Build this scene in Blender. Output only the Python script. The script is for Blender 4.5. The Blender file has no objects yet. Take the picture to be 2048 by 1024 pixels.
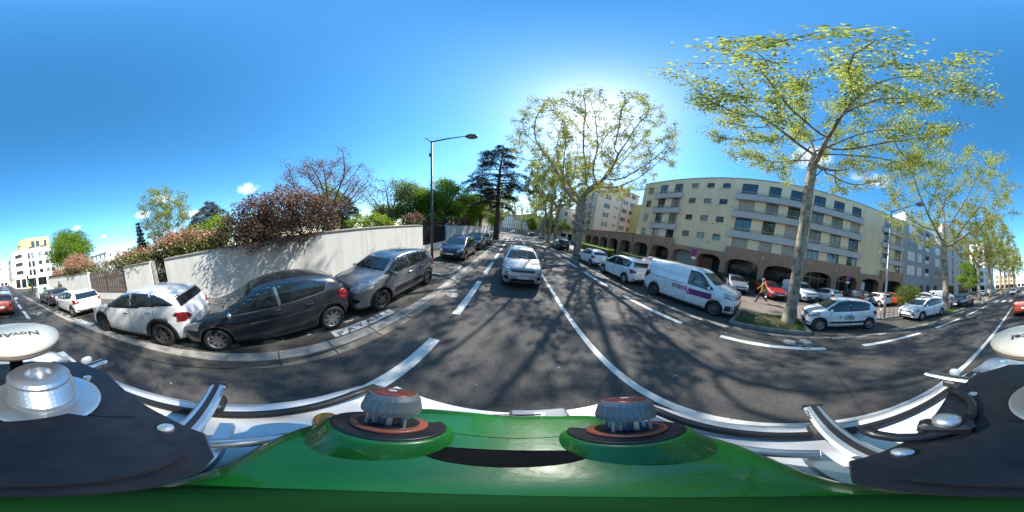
import bpy, bmesh, math, random
import numpy as np
from mathutils import Vector, Matrix
from mathutils.bvhtree import BVHTree
from mathutils.geometry import delaunay_2d_cdt
rad = math.radians
random.seed(7); RNG = np.random.default_rng(7)
scene = bpy.context.scene
COL = scene.collection

# ------------------------------------------------------------------ camera (360 degree survey camera on the car roof)
CAM_H = 2.4
yaw, pit, rol = rad(-0.25), rad(-9.68), rad(5.0)
f = Vector((math.sin(yaw)*math.cos(pit), math.cos(yaw)*math.cos(pit), math.sin(pit)))
rt = Vector((math.cos(yaw), -math.sin(yaw), 0)); up = rt.cross(f)
rt2 = rt*math.cos(rol) + up*math.sin(rol); up2 = -rt*math.sin(rol) + up*math.cos(rol)
cd = bpy.data.cameras.new('camera'); cam = bpy.data.objects.new('camera', cd); COL.objects.link(cam)
m = Matrix.Identity(4)
for i in range(3):
    m[i][0], m[i][1], m[i][2] = rt2[i], up2[i], -f[i]
m[2][3] = CAM_H
cam.matrix_world = m
cd.type = 'PANO'
try: cd.cycles.panorama_type = 'EQUIRECTANGULAR'
except Exception: cd.panorama_type = 'EQUIRECTANGULAR'
cd.clip_start = 0.01; cd.clip_end = 2000
scene.camera = cam

# ------------------------------------------------------------------ sun, sky, exposure
SUN_AZ, SUN_EL = rad(20.0), rad(41.0)          # azimuth from +Y towards +X
sd = Vector((math.sin(SUN_AZ)*math.cos(SUN_EL), math.cos(SUN_AZ)*math.cos(SUN_EL), math.sin(SUN_EL)))
sl = bpy.data.lights.new('sun', 'SUN'); sl.energy = 4.2; sl.angle = rad(0.53); sl.color = (1.0, .95, .87)
so = bpy.data.objects.new('sun', sl); COL.objects.link(so); so.rotation_euler = sd.to_track_quat('Z', 'Y').to_euler(); so.location = (10, 30, 40)
w = bpy.data.worlds.new('World'); scene.world = w; w.use_nodes = True
nt = w.node_tree; bg = nt.nodes['Background']
sky = nt.nodes.new('ShaderNodeTexSky'); sky.sky_type = 'NISHITA'; sky.sun_disc = False
sky.sun_elevation = SUN_EL; sky.sun_rotation = SUN_AZ
sky.altitude = 200; sky.air_density = 1.0; sky.dust_density = 0.32; sky.ozone_density = 3.0
hs = nt.nodes.new('ShaderNodeHueSaturation'); hs.inputs['Saturation'].default_value = 1.28; hs.inputs['Hue'].default_value = .490
nt.links.new(sky.outputs[0], hs.inputs['Color'])
# a few small fair-weather clouds low over the gardens and some thin ones high on the sunny side
tc = nt.nodes.new('ShaderNodeTexCoord')
last = hs.outputs[0]
def cloud(az, el, rx, rz, dens, sc, last):
    az, el = rad(az), rad(el)
    d = Vector((math.sin(az)*math.cos(el), math.cos(az)*math.cos(el), math.sin(el)))
    sub = nt.nodes.new('ShaderNodeVectorMath'); sub.operation = 'SUBTRACT'; sub.inputs[1].default_value = d
    nt.links.new(tc.outputs['Generated'], sub.inputs[0])
    mul = nt.nodes.new('ShaderNodeVectorMath'); mul.operation = 'MULTIPLY'; mul.inputs[1].default_value = (1/rx, 1/rx, 1/rz)
    nt.links.new(sub.outputs[0], mul.inputs[0])
    ln = nt.nodes.new('ShaderNodeVectorMath'); ln.operation = 'LENGTH'; nt.links.new(mul.outputs[0], ln.inputs[0])
    ns = nt.nodes.new('ShaderNodeTexNoise'); ns.inputs['Scale'].default_value = sc; ns.inputs['Detail'].default_value = 6; ns.inputs['Roughness'].default_value = .62
    nt.links.new(tc.outputs['Generated'], ns.inputs['Vector'])
    a = nt.nodes.new('ShaderNodeMath'); a.operation = 'MULTIPLY_ADD'; a.inputs[1].default_value = 2.6; a.inputs[2].default_value = -.75
    nt.links.new(ns.outputs['Fac'], a.inputs[0])
    s = nt.nodes.new('ShaderNodeMath'); s.operation = 'SUBTRACT'; nt.links.new(a.outputs[0], s.inputs[0]); nt.links.new(ln.outputs['Value'], s.inputs[1])
    r = nt.nodes.new('ShaderNodeMapRange'); r.inputs['From Min'].default_value = -.25; r.inputs['From Max'].default_value = .55; r.inputs['To Max'].default_value = dens
    r.interpolation_type = 'SMOOTHSTEP'
    nt.links.new(s.outputs[0], r.inputs['Value'])
    mx = nt.nodes.new('ShaderNodeMix'); mx.data_type = 'RGBA'; mx.inputs['B'].default_value = (7.6, 7.9, 8.4, 1)
    nt.links.new(r.outputs[0], mx.inputs['Factor']); nt.links.new(last, mx.inputs['A'])
    return mx.outputs['Result']
for c in ((-120, 20.5, .12, .05, .8, 10), (-128, 16.5, .07, .03, .7, 11), (-110, 14, .11, .05, .75, 8), (-152, 16, .045, .02, .7, 14), (-142.5, 11.5, .035, .018, .9, 15),
          (100, 42, .16, .09, .5, 6), (125, 36, .14, .07, .4, 7), (-90, 19, .09, .04, .4, 9)):
    last = cloud(*c, last)
nt.links.new(last, bg.inputs['Color']); bg.inputs['Strength'].default_value = 0.15
vs = scene.view_settings; vs.view_transform = 'Standard'; vs.look = 'None'; vs.gamma = 1.0; vs.exposure = 1.17; vs.use_curve_mapping = False
scene.render.engine = 'CYCLES'
cy = scene.cycles
cy.use_denoising = True
try: cy.denoiser = 'OPENIMAGEDENOISE'
except Exception: pass
cy.max_bounces = 8; cy.diffuse_bounces = 3; cy.glossy_bounces = 3; cy.transmission_bounces = 6; cy.transparent_max_bounces = 8
cy.caustics_reflective = False; cy.caustics_refractive = False; cy.sample_clamp_indirect = 6

# ------------------------------------------------------------------ materials
MATS = {}
def mat(name, col, rough=.6, metal=0., var=.0, scale=8., bump=0., bscale=None, coat=0., col2=None, trans=0., island=0., spec=.5, detail=5, ramp=(.35, .65), coords='Object', stretch=None):
    if name in MATS: return MATS[name]
    M = bpy.data.materials.new(name); M.use_nodes = True; n = M.node_tree; b = n.nodes['Principled BSDF']
    b.inputs['Roughness'].default_value = rough; b.inputs['Metallic'].default_value = metal
    b.inputs['Specular IOR Level'].default_value = spec
    if coat: b.inputs['Coat Weight'].default_value = coat; b.inputs['Coat Roughness'].default_value = .03
    c1 = (*col, 1); b.inputs['Base Color'].default_value = c1
    out = None
    tcn = n.nodes.new('ShaderNodeTexCoord')
    if var or col2:
        c2 = (*(col2 if col2 else tuple(max(0, x*(1-var)) for x in col)), 1)
        if not col2: c1 = (*tuple(min(1, x*(1+var*.6)) for x in col), 1)
        tx = n.nodes.new('ShaderNodeTexNoise'); tx.inputs['Scale'].default_value = scale; tx.inputs['Detail'].default_value = detail; tx.inputs['Roughness'].default_value = .6
        if stretch:
            sv_ = n.nodes.new('ShaderNodeVectorMath'); sv_.operation = 'MULTIPLY'; sv_.inputs[1].default_value = stretch; n.links.new(tcn.outputs[coords], sv_.inputs[0]); n.links.new(sv_.outputs[0], tx.inputs['Vector'])
        else: n.links.new(tcn.outputs[coords], tx.inputs['Vector'])
        rp = n.nodes.new('ShaderNodeMapRange'); rp.inputs['From Min'].default_value = ramp[0]; rp.inputs['From Max'].default_value = ramp[1]
        n.links.new(tx.outputs['Fac'], rp.inputs['Value'])
        mx = n.nodes.new('ShaderNodeMix'); mx.data_type = 'RGBA'; mx.inputs['A'].default_value = c1; mx.inputs['B'].default_value = c2
        n.links.new(rp.outputs[0], mx.inputs['Factor']); out = mx.outputs['Result']
    if island:
        g = n.nodes.new('ShaderNodeNewGeometry')
        mr = n.nodes.new('ShaderNodeMapRange'); mr.inputs['To Min'].default_value = 1-island; mr.inputs['To Max'].default_value = 1+island
        n.links.new(g.outputs['Random Per Island'], mr.inputs['Value'])
        h = n.nodes.new('ShaderNodeHueSaturation')
        if out: n.links.new(out, h.inputs['Color'])
        else: h.inputs['Color'].default_value = c1
        n.links.new(mr.outputs[0], h.inputs['Value'])
        mr2 = n.nodes.new('ShaderNodeMapRange'); mr2.inputs['To Min'].default_value = .5-island*.045; mr2.inputs['To Max'].default_value = .5+island*.045
        ml = n.nodes.new('ShaderNodeMath'); ml.operation = 'FRACT'; mm = n.nodes.new('ShaderNodeMath'); mm.operation = 'MULTIPLY'; mm.inputs[1].default_value = 7.31
        n.links.new(g.outputs['Random Per Island'], mm.inputs[0]); n.links.new(mm.outputs[0], ml.inputs[0]); n.links.new(ml.outputs[0], mr2.inputs['Value'])
        n.links.new(mr2.outputs[0], h.inputs['Hue']); out = h.outputs[0]
    if out: n.links.new(out, b.inputs['Base Color'])
    if bump:
        tb = n.nodes.new('ShaderNodeTexNoise'); tb.inputs['Scale'].default_value = bscale or scale*6; tb.inputs['Detail'].default_value = 4
        n.links.new(tcn.outputs[coords], tb.inputs['Vector'])
        bp = n.nodes.new('ShaderNodeBump'); bp.inputs['Strength'].default_value = bump; bp.inputs['Distance'].default_value = .02
        n.links.new(tb.outputs['Fac'], bp.inputs['Height']); n.links.new(bp.outputs[0], b.inputs['Normal'])
    if trans:
        tr = n.nodes.new('ShaderNodeBsdfTranslucent'); ms = n.nodes.new('ShaderNodeMixShader'); ms.inputs[0].default_value = trans
        if out: n.links.new(out, tr.inputs['Color'])
        else: tr.inputs['Color'].default_value = c1
        o = n.nodes['Material Output']; n.links.new(b.outputs[0], ms.inputs[1]); n.links.new(tr.outputs[0], ms.inputs[2]); n.links.new(ms.outputs[0], o.inputs['Surface'])
    MATS[name] = M
    return M
def asphalt(name, c1, c2, speck):
    M = mat(name, c1, rough=.82, col2=c2, scale=.7, bump=.5, bscale=140, detail=8)
    n = M.node_tree; b = n.nodes['Principled BSDF']; lk = b.inputs['Base Color'].links[0]; src = lk.from_socket
    tcn = [x for x in n.nodes if x.type == 'TEX_COORD'][0]
    vo = n.nodes.new('ShaderNodeTexVoronoi'); vo.inputs['Scale'].default_value = 55; n.links.new(tcn.outputs['Object'], vo.inputs['Vector'])
    mr = n.nodes.new('ShaderNodeMapRange'); mr.inputs['To Min'].default_value = .72; mr.inputs['To Max'].default_value = speck
    sp = n.nodes.new('ShaderNodeSeparateColor'); n.links.new(vo.outputs['Color'], sp.inputs[0]); n.links.new(sp.outputs[0], mr.inputs['Value'])
    mul = n.nodes.new('ShaderNodeMix'); mul.data_type = 'RGBA'; mul.blend_type = 'MULTIPLY'; mul.inputs['Factor'].default_value = 1
    n.links.new(src, mul.inputs['A']); cb = n.nodes.new('ShaderNodeCombineColor')
    for k in range(3): n.links.new(mr.outputs[0], cb.inputs[k])
    n.links.new(cb.outputs[0], mul.inputs['B'])
    # hairline cracks in places, and dark oil spots
    ds = n.nodes.new('ShaderNodeTexNoise'); ds.inputs['Scale'].default_value = 1.3; ds.inputs['Detail'].default_value = 6; n.links.new(tcn.outputs['Object'], ds.inputs['Vector'])
    ad = n.nodes.new('ShaderNodeMix'); ad.data_type = 'RGBA'; ad.inputs['Factor'].default_value = .22; n.links.new(tcn.outputs['Object'], ad.inputs['A']); n.links.new(ds.outputs['Color'], ad.inputs['B'])
    vc = n.nodes.new('ShaderNodeTexVoronoi'); vc.feature = 'DISTANCE_TO_EDGE'; vc.inputs['Scale'].default_value = .55; n.links.new(ad.outputs['Result'], vc.inputs['Vector'])
    cr = n.nodes.new('ShaderNodeMapRange'); cr.inputs['From Min'].default_value = .004; cr.inputs['From Max'].default_value = .016; cr.inputs['To Min'].default_value = .45; cr.inputs['To Max'].default_value = 1; n.links.new(vc.outputs['Distance'], cr.inputs['Value'])
    big = n.nodes.new('ShaderNodeTexNoise'); big.inputs['Scale'].default_value = .23; big.inputs['Detail'].default_value = 3; n.links.new(tcn.outputs['Object'], big.inputs['Vector'])
    mk = n.nodes.new('ShaderNodeMapRange'); mk.inputs['From Min'].default_value = .5; mk.inputs['From Max'].default_value = .6; n.links.new(big.outputs['Fac'], mk.inputs['Value'])
    oil = n.nodes.new('ShaderNodeTexNoise'); oil.inputs['Scale'].default_value = 1.9; oil.inputs['Detail'].default_value = 2; n.links.new(tcn.outputs['Object'], oil.inputs['Vector'])
    om = n.nodes.new('ShaderNodeMapRange'); om.inputs['From Min'].default_value = .66; om.inputs['From Max'].default_value = .74; om.inputs['To Min'].default_value = 1; om.inputs['To Max'].default_value = .68; n.links.new(oil.outputs['Fac'], om.inputs['Value'])
    lp = n.nodes.new('ShaderNodeMix'); lp.inputs[2].default_value = 1.0; n.links.new(mk.outputs[0], lp.inputs[0]); n.links.new(cr.outputs[0], lp.inputs[3])
    mu = n.nodes.new('ShaderNodeMath'); mu.operation = 'MULTIPLY'; n.links.new(lp.outputs[0], mu.inputs[0]); n.links.new(om.outputs[0], mu.inputs[1])
    m3 = n.nodes.new('ShaderNodeVectorMath'); m3.operation = 'SCALE'; n.links.new(mul.outputs['Result'], m3.inputs[0]); n.links.new(mu.outputs[0], m3.inputs['Scale']); n.links.new(m3.outputs[0], b.inputs['Base Color'])
    return M
asphalt('asphalt', (.086, .078, .071), (.054, .049, .046), 1.35)
asphalt('asphalt_patch', (.060, .056, .053), (.044, .041, .039), 1.3)
asphalt('asphalt_bay', (.10, .088, .074), (.052, .047, .044), 1.4)
asphalt('asphalt_walk', (.235, .185, .15), (.165, .135, .115), 1.2)
asphalt('asphalt_walk_left', (.19, .16, .13), (.12, .105, .09), 1.2)
mat('road_paint', (.66, .65, .61), rough=.65, col2=(.36, .35, .33), scale=5, ramp=(.52, .80), detail=9)
mat('paint_worn', (.50, .49, .46), rough=.75, col2=(.12, .11, .105), scale=9, ramp=(.42, .62), detail=9)
mat('marking_letter', (.10, .095, .09), rough=.8, var=.3, scale=20)
mat('granite', (.40, .37, .33), rough=.8, col2=(.26, .24, .21), scale=3, bump=.3, bscale=90)
mat('gutter_stone', (.29, .25, .20), rough=.85, col2=(.17, .145, .115), scale=2.5, bump=.4, bscale=70)
mat('concrete_kerb', (.30, .29, .27), rough=.85, col2=(.2, .19, .175), scale=4, bump=.3, bscale=80)
mat('soil', (.14, .10, .065), rough=.95, col2=(.075, .055, .035), scale=5, bump=.6, bscale=50)
mat('sand', (.52, .43, .30), rough=.95, col2=(.36, .29, .20), scale=4, bump=.4, bscale=60)
mat('earth', (.16, .14, .11), rough=.95, col2=(.10, .09, .07), scale=.5)
mat('lawn', (.09, .13, .03), rough=.9, col2=(.05, .08, .02), scale=2)
mat('grass', (.12, .20, .035), rough=.6, island=.35, trans=.3)
mat('render_white', (.86, .84, .80), rough=.85, col2=(.66, .63, .575), scale=1.6, bump=.12, bscale=120, detail=9, stretch=(1, 1.5, .28), ramp=(.46, .78))
mat('coping', (.36, .33, .30), rough=.85, var=.25, scale=6)
mat('metal_dark', (.03, .032, .035), rough=.5, metal=.3, var=.2, scale=12)
mat('metal_post', (.085, .085, .095), rough=.45, metal=.6)
mat('metal_post_light', (.30, .33, .36), rough=.45, metal=.6, var=.15, scale=8)
mat('fence_brown', (.15, .12, .10), rough=.7, var=.3, scale=10)
mat('beige', (.84, .65, .44), rough=.85, col2=(.66, .53, .375), stretch=(1, 1.3, .25), scale=.9, ramp=(.4, .8), bump=.15, bscale=60, detail=8)
mat('beige_panel', (.85, .70, .51), rough=.85, var=.06, scale=2)
mat('band_grey', (.50, .50, .52), rough=.75, var=.07, scale=1.2)
mat('terracotta', (.42, .245, .17), rough=.85, col2=(.34, .195, .14), scale=1.5, bump=.15, bscale=60)
mat('cream_wall', (.72, .56, .42), rough=.85, var=.06, scale=.5)
mat('pale_wall', (.66, .65, .62), rough=.85, var=.08, scale=.4)
mat('grey_wall', (.36, .365, .41), rough=.8, var=.06, scale=.6)
mat('grey_light', (.55, .53, .51), rough=.8, var=.06, scale=.6)
mat('white_wall', (.84, .84, .83), rough=.8, var=.04, scale=.5)
mat('yellow_wall', (.66, .48, .20), rough=.8, var=.06, scale=.6)
mat('ochre_wall', (.50, .38, .26), rough=.85, var=.1, scale=.4)
mat('roof_tile', (.33, .17, .11), rough=.85, var=.3, scale=3)
mat('roof_dark', (.12, .115, .11), rough=.85, var=.2, scale=2)
mat('shutter', (.40, .37, .32), rough=.7, var=.08, scale=3)
mat('shutter_white', (.78, .78, .77), rough=.6, var=.05, scale=3)
mat('shutter_brown', (.22, .17, .13), rough=.7, var=.15, scale=4)
mat('frame_white', (.72, .70, .66), rough=.5)
mat('frame_dark', (.06, .058, .055), rough=.5)
mat('rail_metal', (.45, .41, .35), rough=.5, metal=.2)
mat('pane', (.02, .027, .035), rough=.04, spec=.9, coat=.4)
mat('pane_curtain', (.27, .26, .24), rough=.08, spec=.8, coat=.3, col2=(.16, .155, .145), scale=6, stretch=(2, 2, .15))
mat('shop_glass', (.012, .013, .014), rough=.08, spec=.4)
mat('shop_dark', (.045, .04, .036), rough=.8, var=.3, scale=2)
mat('wood_door', (.21, .10, .055), rough=.6, var=.2, scale=4)
mat('lantern_glass', (.45, .42, .36), rough=.2)
mat('lamp_glass', (.32, .30, .29), rough=.25)
# plants
mat('bark_plane', (.34, .29, .22), rough=.9, col2=(.15, .125, .09), scale=3.2, bump=.5, bscale=22, ramp=(.42, .6))
mat('leaf_brown', (.21, .125, .085), rough=.6, island=.45, trans=.35)
mat('bark_dark', (.10, .08, .065), rough=.95, col2=(.055, .045, .038), scale=6, bump=.6, bscale=25)
mat('bark_twig', (.16, .11, .085), rough=.9, var=.3, scale=5)
mat('leaf_plane', (.40, .43, .075), rough=.7, spec=.2, island=.42, trans=0.58)
mat('leaf_plane_far', (.39, .39, .085), rough=.7, spec=.2, island=.38, trans=0.55)
mat('leaf_green', (.19, .30, .035), rough=.7, spec=.2, island=.4, trans=0.5)
mat('leaf_bright', (.30, .40, .03), rough=.7, spec=.2, island=.3, trans=.45)
mat('leaf_mid', (.14, .20, .04), rough=.7, spec=.2, island=.45, trans=0.45)
mat('leaf_olive', (.15, .165, .05), rough=.55, island=.45, trans=.35)
mat('leaf_plum', (.135, .082, .056), rough=.5, island=.5, trans=.3)
mat('leaf_pink', (.46, .26, .16), rough=.5, island=.4, trans=.35)
mat('leaf_rust', (.25, .135, .09), rough=.5, island=.45, trans=.35)
mat('leaf_hedge', (.05, .09, .02), rough=.55, island=.45, trans=.3)
mat('needle_dark', (.022, .038, .022), rough=.7, island=.5, trans=.12)
mat('needle_blue', (.07, .10, .085), rough=.7, island=.4, trans=.15)
mat('leaf_birch', (.30, .34, .08), rough=.7, spec=.2, island=.35, trans=0.55)
# vehicles
mat('tyre', (.018, .018, .019), rough=.8, bump=.2, bscale=80)
mat('alloy', (.42, .42, .43), rough=.3, metal=.9)
mat('alloy_dark', (.13, .13, .135), rough=.3, metal=.7)
mat('hubcap', (.48, .48, .49), rough=.4, metal=.6)
mat('car_glass', (.012, .016, .018), rough=.02, spec=.8, coat=.5)
mat('car_plastic', (.022, .022, .023), rough=.6, var=.2, scale=15)
mat('car_gap', (.006, .006, .006), rough=.9)
mat('chrome', (.75, .75, .76), rough=.12, metal=1)
mat('headlamp', (.50, .53, .56), rough=.08, metal=.45, coat=.8, var=.35, scale=14)
mat('taillamp', (.26, .010, .012), rough=.12, coat=.8, var=.3, scale=10)
mat('amber', (.75, .22, .015), rough=.2, coat=.6)
mat('plate_white', (.70, .70, .69), rough=.5, var=.08, scale=5)
mat('plate_blue', (.03, .06, .32), rough=.5)
def paint(name, col, metal=0.):
    M = mat(name, col, rough=.32 if not metal else .30, metal=metal*.8, coat=1.0, spec=.5, var=.10, scale=3.5); M.node_tree.nodes['Principled BSDF'].inputs['Coat IOR'].default_value = 1.62; M.node_tree.nodes['Principled BSDF'].inputs['Coat Roughness'].default_value = .02
    return M
paint('paint_white', (.80, .80, .80)); paint('paint_grey_dark', (.028, .031, .039), .4); paint('paint_grey', (.235, .235, .25), .5)
paint('paint_silver', (.37, .38, .41), .5); paint('paint_navy', (.03, .035, .06), .4); paint('paint_black', (.012, .012, .015), .2)
paint('paint_red', (.50, .02, .02)); paint('paint_bronze', (.25, .045, .022), .3); paint('paint_orange', (.62, .06, .02)); paint('paint_anthracite', (.10, .105, .115), .5)

# ------------------------------------------------------------------ mesh helpers
class MB:
    def __init__(s): s.v = []; s.f = []; s.m = []; s.cur = 0
    def add(s, vs, fs, mi=None):
        o = len(s.v); s.v.extend([tuple(p) for p in vs]); s.f.extend([tuple(i+o for i in q) for q in fs]); s.m.extend([s.cur if mi is None else mi]*len(fs)); return s
    def box(s, c, d, rz=0, tilt=None, mi=None):
        hx, hy, hz = d[0]/2, d[1]/2, d[2]/2
        P = [Vector((x, y, z)) for z in (-hz, hz) for x, y in ((-hx, -hy), (hx, -hy), (hx, hy), (-hx, hy))]
        R = Matrix.Rotation(rz, 3, 'Z')
        if tilt: R = R @ Matrix.Rotation(tilt[1], 3, tilt[0])
        return s.add([Vector(c) + R @ p for p in P], [(3, 2, 1, 0), (4, 5, 6, 7), (0, 1, 5, 4), (1, 2, 6, 5), (2, 3, 7, 6), (3, 0, 4, 7)], mi)
    def cbox(s, c, d, b=.02, rz=0, mi=None):                       # box with chamfered vertical and top edges
        hx, hy = d[0]/2, d[1]/2; R = Matrix.Rotation(rz, 3, 'Z')
        def ring(k, z): return [Vector(c) + R @ Vector((x, y, z)) for x, y in ((-hx+k, -hy), (hx-k, -hy), (hx, -hy+k), (hx, hy-k), (hx-k, hy), (-hx+k, hy), (-hx, hy-k), (-hx, -hy+k))]
        def ring2(k, z): return [Vector(c) + R @ Vector((x*(1-b/hx), y*(1-b/hy), z)) for x, y in ((-hx+k, -hy), (hx-k, -hy), (hx, -hy+k), (hx, hy-k), (hx-k, hy), (-hx+k, hy), (-hx, hy-k), (-hx, -hy+k))]
        rs = [ring2(b, -d[2]/2), ring(b, -d[2]/2+b), ring(b, d[2]/2-b), ring2(b, d[2]/2)]
        vs = [p for r in rs for p in r]; fs = [tuple(range(7, -1, -1)), tuple(range(24, 32))]
        for k in range(3):
            for i in range(8): fs.append((k*8+i, k*8+(i+1) % 8, k*8+8+(i+1) % 8, k*8+8+i))
        return s.add(vs, fs, mi)
    def prism(s, poly, z0, z1, mi=None):
        n = len(poly); a = sum(poly[i][0]*poly[(i+1) % n][1]-poly[(i+1) % n][0]*poly[i][1] for i in range(n))
        if a < 0: poly = poly[::-1]
        vs = [(x, y, z0) for x, y in poly]+[(x, y, z1) for x, y in poly]
        return s.add(vs, [tuple(range(n-1, -1, -1)), tuple(range(n, 2*n))]+[(i, (i+1) % n, n+(i+1) % n, n+i) for i in range(n)], mi)
    def sheet(s, poly, z, mi=None):
        n = len(poly); a = sum(poly[i][0]*poly[(i+1) % n][1]-poly[(i+1) % n][0]*poly[i][1] for i in range(n))
        if a < 0: poly = poly[::-1]
        return s.add([(x, y, z) for x, y in poly], [tuple(range(n))], mi)
    def tube(s, pts, rs, n=8, cap=True, mi=None):
        pts = [Vector(p) for p in pts]; k = len(pts)
        if not hasattr(rs, '__len__'): rs = [rs]*k
        vs = []; fs = []; prev = None
        for i in range(k):
            t = (pts[min(i+1, k-1)]-pts[max(i-1, 0)])
            t = t.normalized() if t.length > 1e-9 else Vector((0, 0, 1))
            if prev is None: a = t.orthogonal().normalized()
            else:
                a = prev - t*prev.dot(t); a = a.normalized() if a.length > 1e-6 else t.orthogonal().normalized()
            prev = a; b = t.cross(a)
            for j in range(n):
                g = 2*math.pi*j/n; vs.append(pts[i] + (a*math.cos(g)+b*math.sin(g))*rs[i])
        for i in range(k-1):
            for j in range(n): fs.append((i*n+j, i*n+(j+1) % n, (i+1)*n+(j+1) % n, (i+1)*n+j))
        if cap: fs += [tuple(range(n-1, -1, -1)), tuple(range((k-1)*n, k*n))]
        return s.add(vs, fs, mi)
    def lathe(s, prof, n=24, c=(0, 0, 0), axis='Z', mi=None, closed=False):
        vs = []; fs = []
        for r, z in prof:
            for j in range(n):
                g = 2*math.pi*j/n; x, y = r*math.cos(g), r*math.sin(g)
                p = (x, y, z) if axis == 'Z' else ((z, x, y) if axis == 'X' else (y, z, x))
                vs.append((p[0]+c[0], p[1]+c[1], p[2]+c[2]))
        k = len(prof)
        for i in range(k-1):
            for j in range(n): fs.append((i*n+j, i*n+(j+1) % n, (i+1)*n+(j+1) % n, (i+1)*n+j))
        if not closed: fs += [tuple(range(n-1, -1, -1)), tuple(range((k-1)*n, k*n))]
        return s.add(vs, fs, mi)
    def xf(s, M, start=0):
        s.v[start:] = [tuple(M @ Vector(p)) for p in s.v[start:]]; return s
    def build(s, name, mats, parent=None, world=True, smooth=False):
        """world=True: vertices are in world coordinates and are moved to the (unrotated) parent's frame"""
        off = parent_origin(parent) if (parent is not None and world) else Vector((0, 0, 0))
        me = bpy.data.meshes.new(name)
        me.from_pydata([(p[0]-off[0], p[1]-off[1], p[2]-off[2]) for p in s.v], [], s.f)
        if isinstance(mats, str): mats = [mats]
        for k in mats: me.materials.append(MATS[k])
        me.polygons.foreach_set('material_index', s.m)
        if smooth: me.polygons.foreach_set('use_smooth', [True]*len(me.polygons))
        me.update()
        return link(name, me, parent)
def parent_origin(p):
    o = Vector((0, 0, 0))
    while p is not None: o = o + Vector(p.location); p = p.parent
    return o
def link(name, data, parent=None):
    o = bpy.data.objects.new(name, data); COL.objects.link(o)
    if parent is not None: o.parent = parent
    return o
def tag(o, label=None, cat=None, group=None, kind=None):
    if label: o['label'] = label
    if cat: o['category'] = cat
    if group: o['group'] = group
    if kind: o['kind'] = kind
    return o
def empty(name, loc=(0, 0, 0), rz=0, **k):
    o = bpy.data.objects.new(name, None); COL.objects.link(o); o.location = loc; o.rotation_euler = (0, 0, rz); o.empty_display_size = .2
    return tag(o, **k)
def copy_tree(o, parent=None):
    c = o.copy(); COL.objects.link(c); c.parent = parent
    for ch in list(o.children): copy_tree(ch, c)
    return c
def flat(name, poly, z, m_, parent=None, kind='structure', label=None):
    b = MB(); b.sheet(poly, z); o = b.build(name, m_, parent)
    if parent is None: tag(o, label, None, None, kind)
    return o
def text_mesh(txt, size, mat_, align='CENTER', bold=0.0, ext=.002):
    cu = bpy.data.curves.new('lettering', 'FONT'); cu.body = txt; cu.size = size; cu.align_x = align; cu.align_y = 'CENTER'; cu.extrude = ext; cu.offset = bold; cu.resolution_u = 3
    o = bpy.data.objects.new('lettering', cu); COL.objects.link(o)
    me = bpy.data.meshes.new_from_object(o.evaluated_get(bpy.context.evaluated_depsgraph_get()))
    bpy.data.objects.remove(o); bpy.data.curves.remove(cu)
    me.materials.clear(); me.materials.append(MATS[mat_]); me.name = 'lettering'
    return me

# ------------------------------------------------------------------ ground, road, pavements
flat('ground', [(-300, -400), (300, -400), (300, 500), (-300, 500)], -.06, 'earth')
def interp(tab, x):
    if x <= tab[0][0]: return tab[0][1]
    for (a, b), (c, d) in zip(tab, tab[1:]):
        if x <= c: return b+(d-b)*(x-a)/(c-a)
    return tab[-1][1]
XG = [(-8, -2.72), (-5, -2.80), (-2.4, -2.68), (0, -2.42), (2.5, -2.24), (4.5, -2.14)]
xg = lambda y: interp(XG, y)                                   # road edge of the gutter on the garden side
CL = [(1.85, -150), (1.85, 46), (1.5, 58), (-.5, 72), (-5, 90), (-13, 112), (-26, 138), (-48, 170)]
def strip(lo, hi, z, name, m_, ys=None, kind='structure', parent=None):
    """a sheet running along the street between two offsets from its centre line"""
    b = MB(); L = []; R_ = []
    for i, (x, y) in enumerate(CL):
        a = Vector(CL[max(i-1, 0)]); c = Vector(CL[min(i+1, len(CL)-1)]); t = (c-a).normalized(); n = Vector((t.y, -t.x))
        L.append(Vector((x, y))+n*lo); R_.append(Vector((x, y))+n*hi)
    for i in range(len(CL)-1): b.add([(*L[i], z), (*R_[i], z), (*R_[i+1], z), (*L[i+1], z)], [(0, 1, 2, 3)])
    o = b.build(name, m_, parent)
    if parent is None: tag(o, kind=kind)
    return o
road = strip(-5.4, 4.3, 0, 'road', 'asphalt')
b = MB(); b.sheet([(5.5, 40), (60, 52), (60, 62), (4, 58)], -.004); tag(b.build('side_road', 'asphalt'), kind='structure')
b = MB(); b.sheet([(-60, -50), (60, -50), (60, -34), (-60, -34)], -.004); tag(b.build('cross_street', 'asphalt'), kind='structure')
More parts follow.
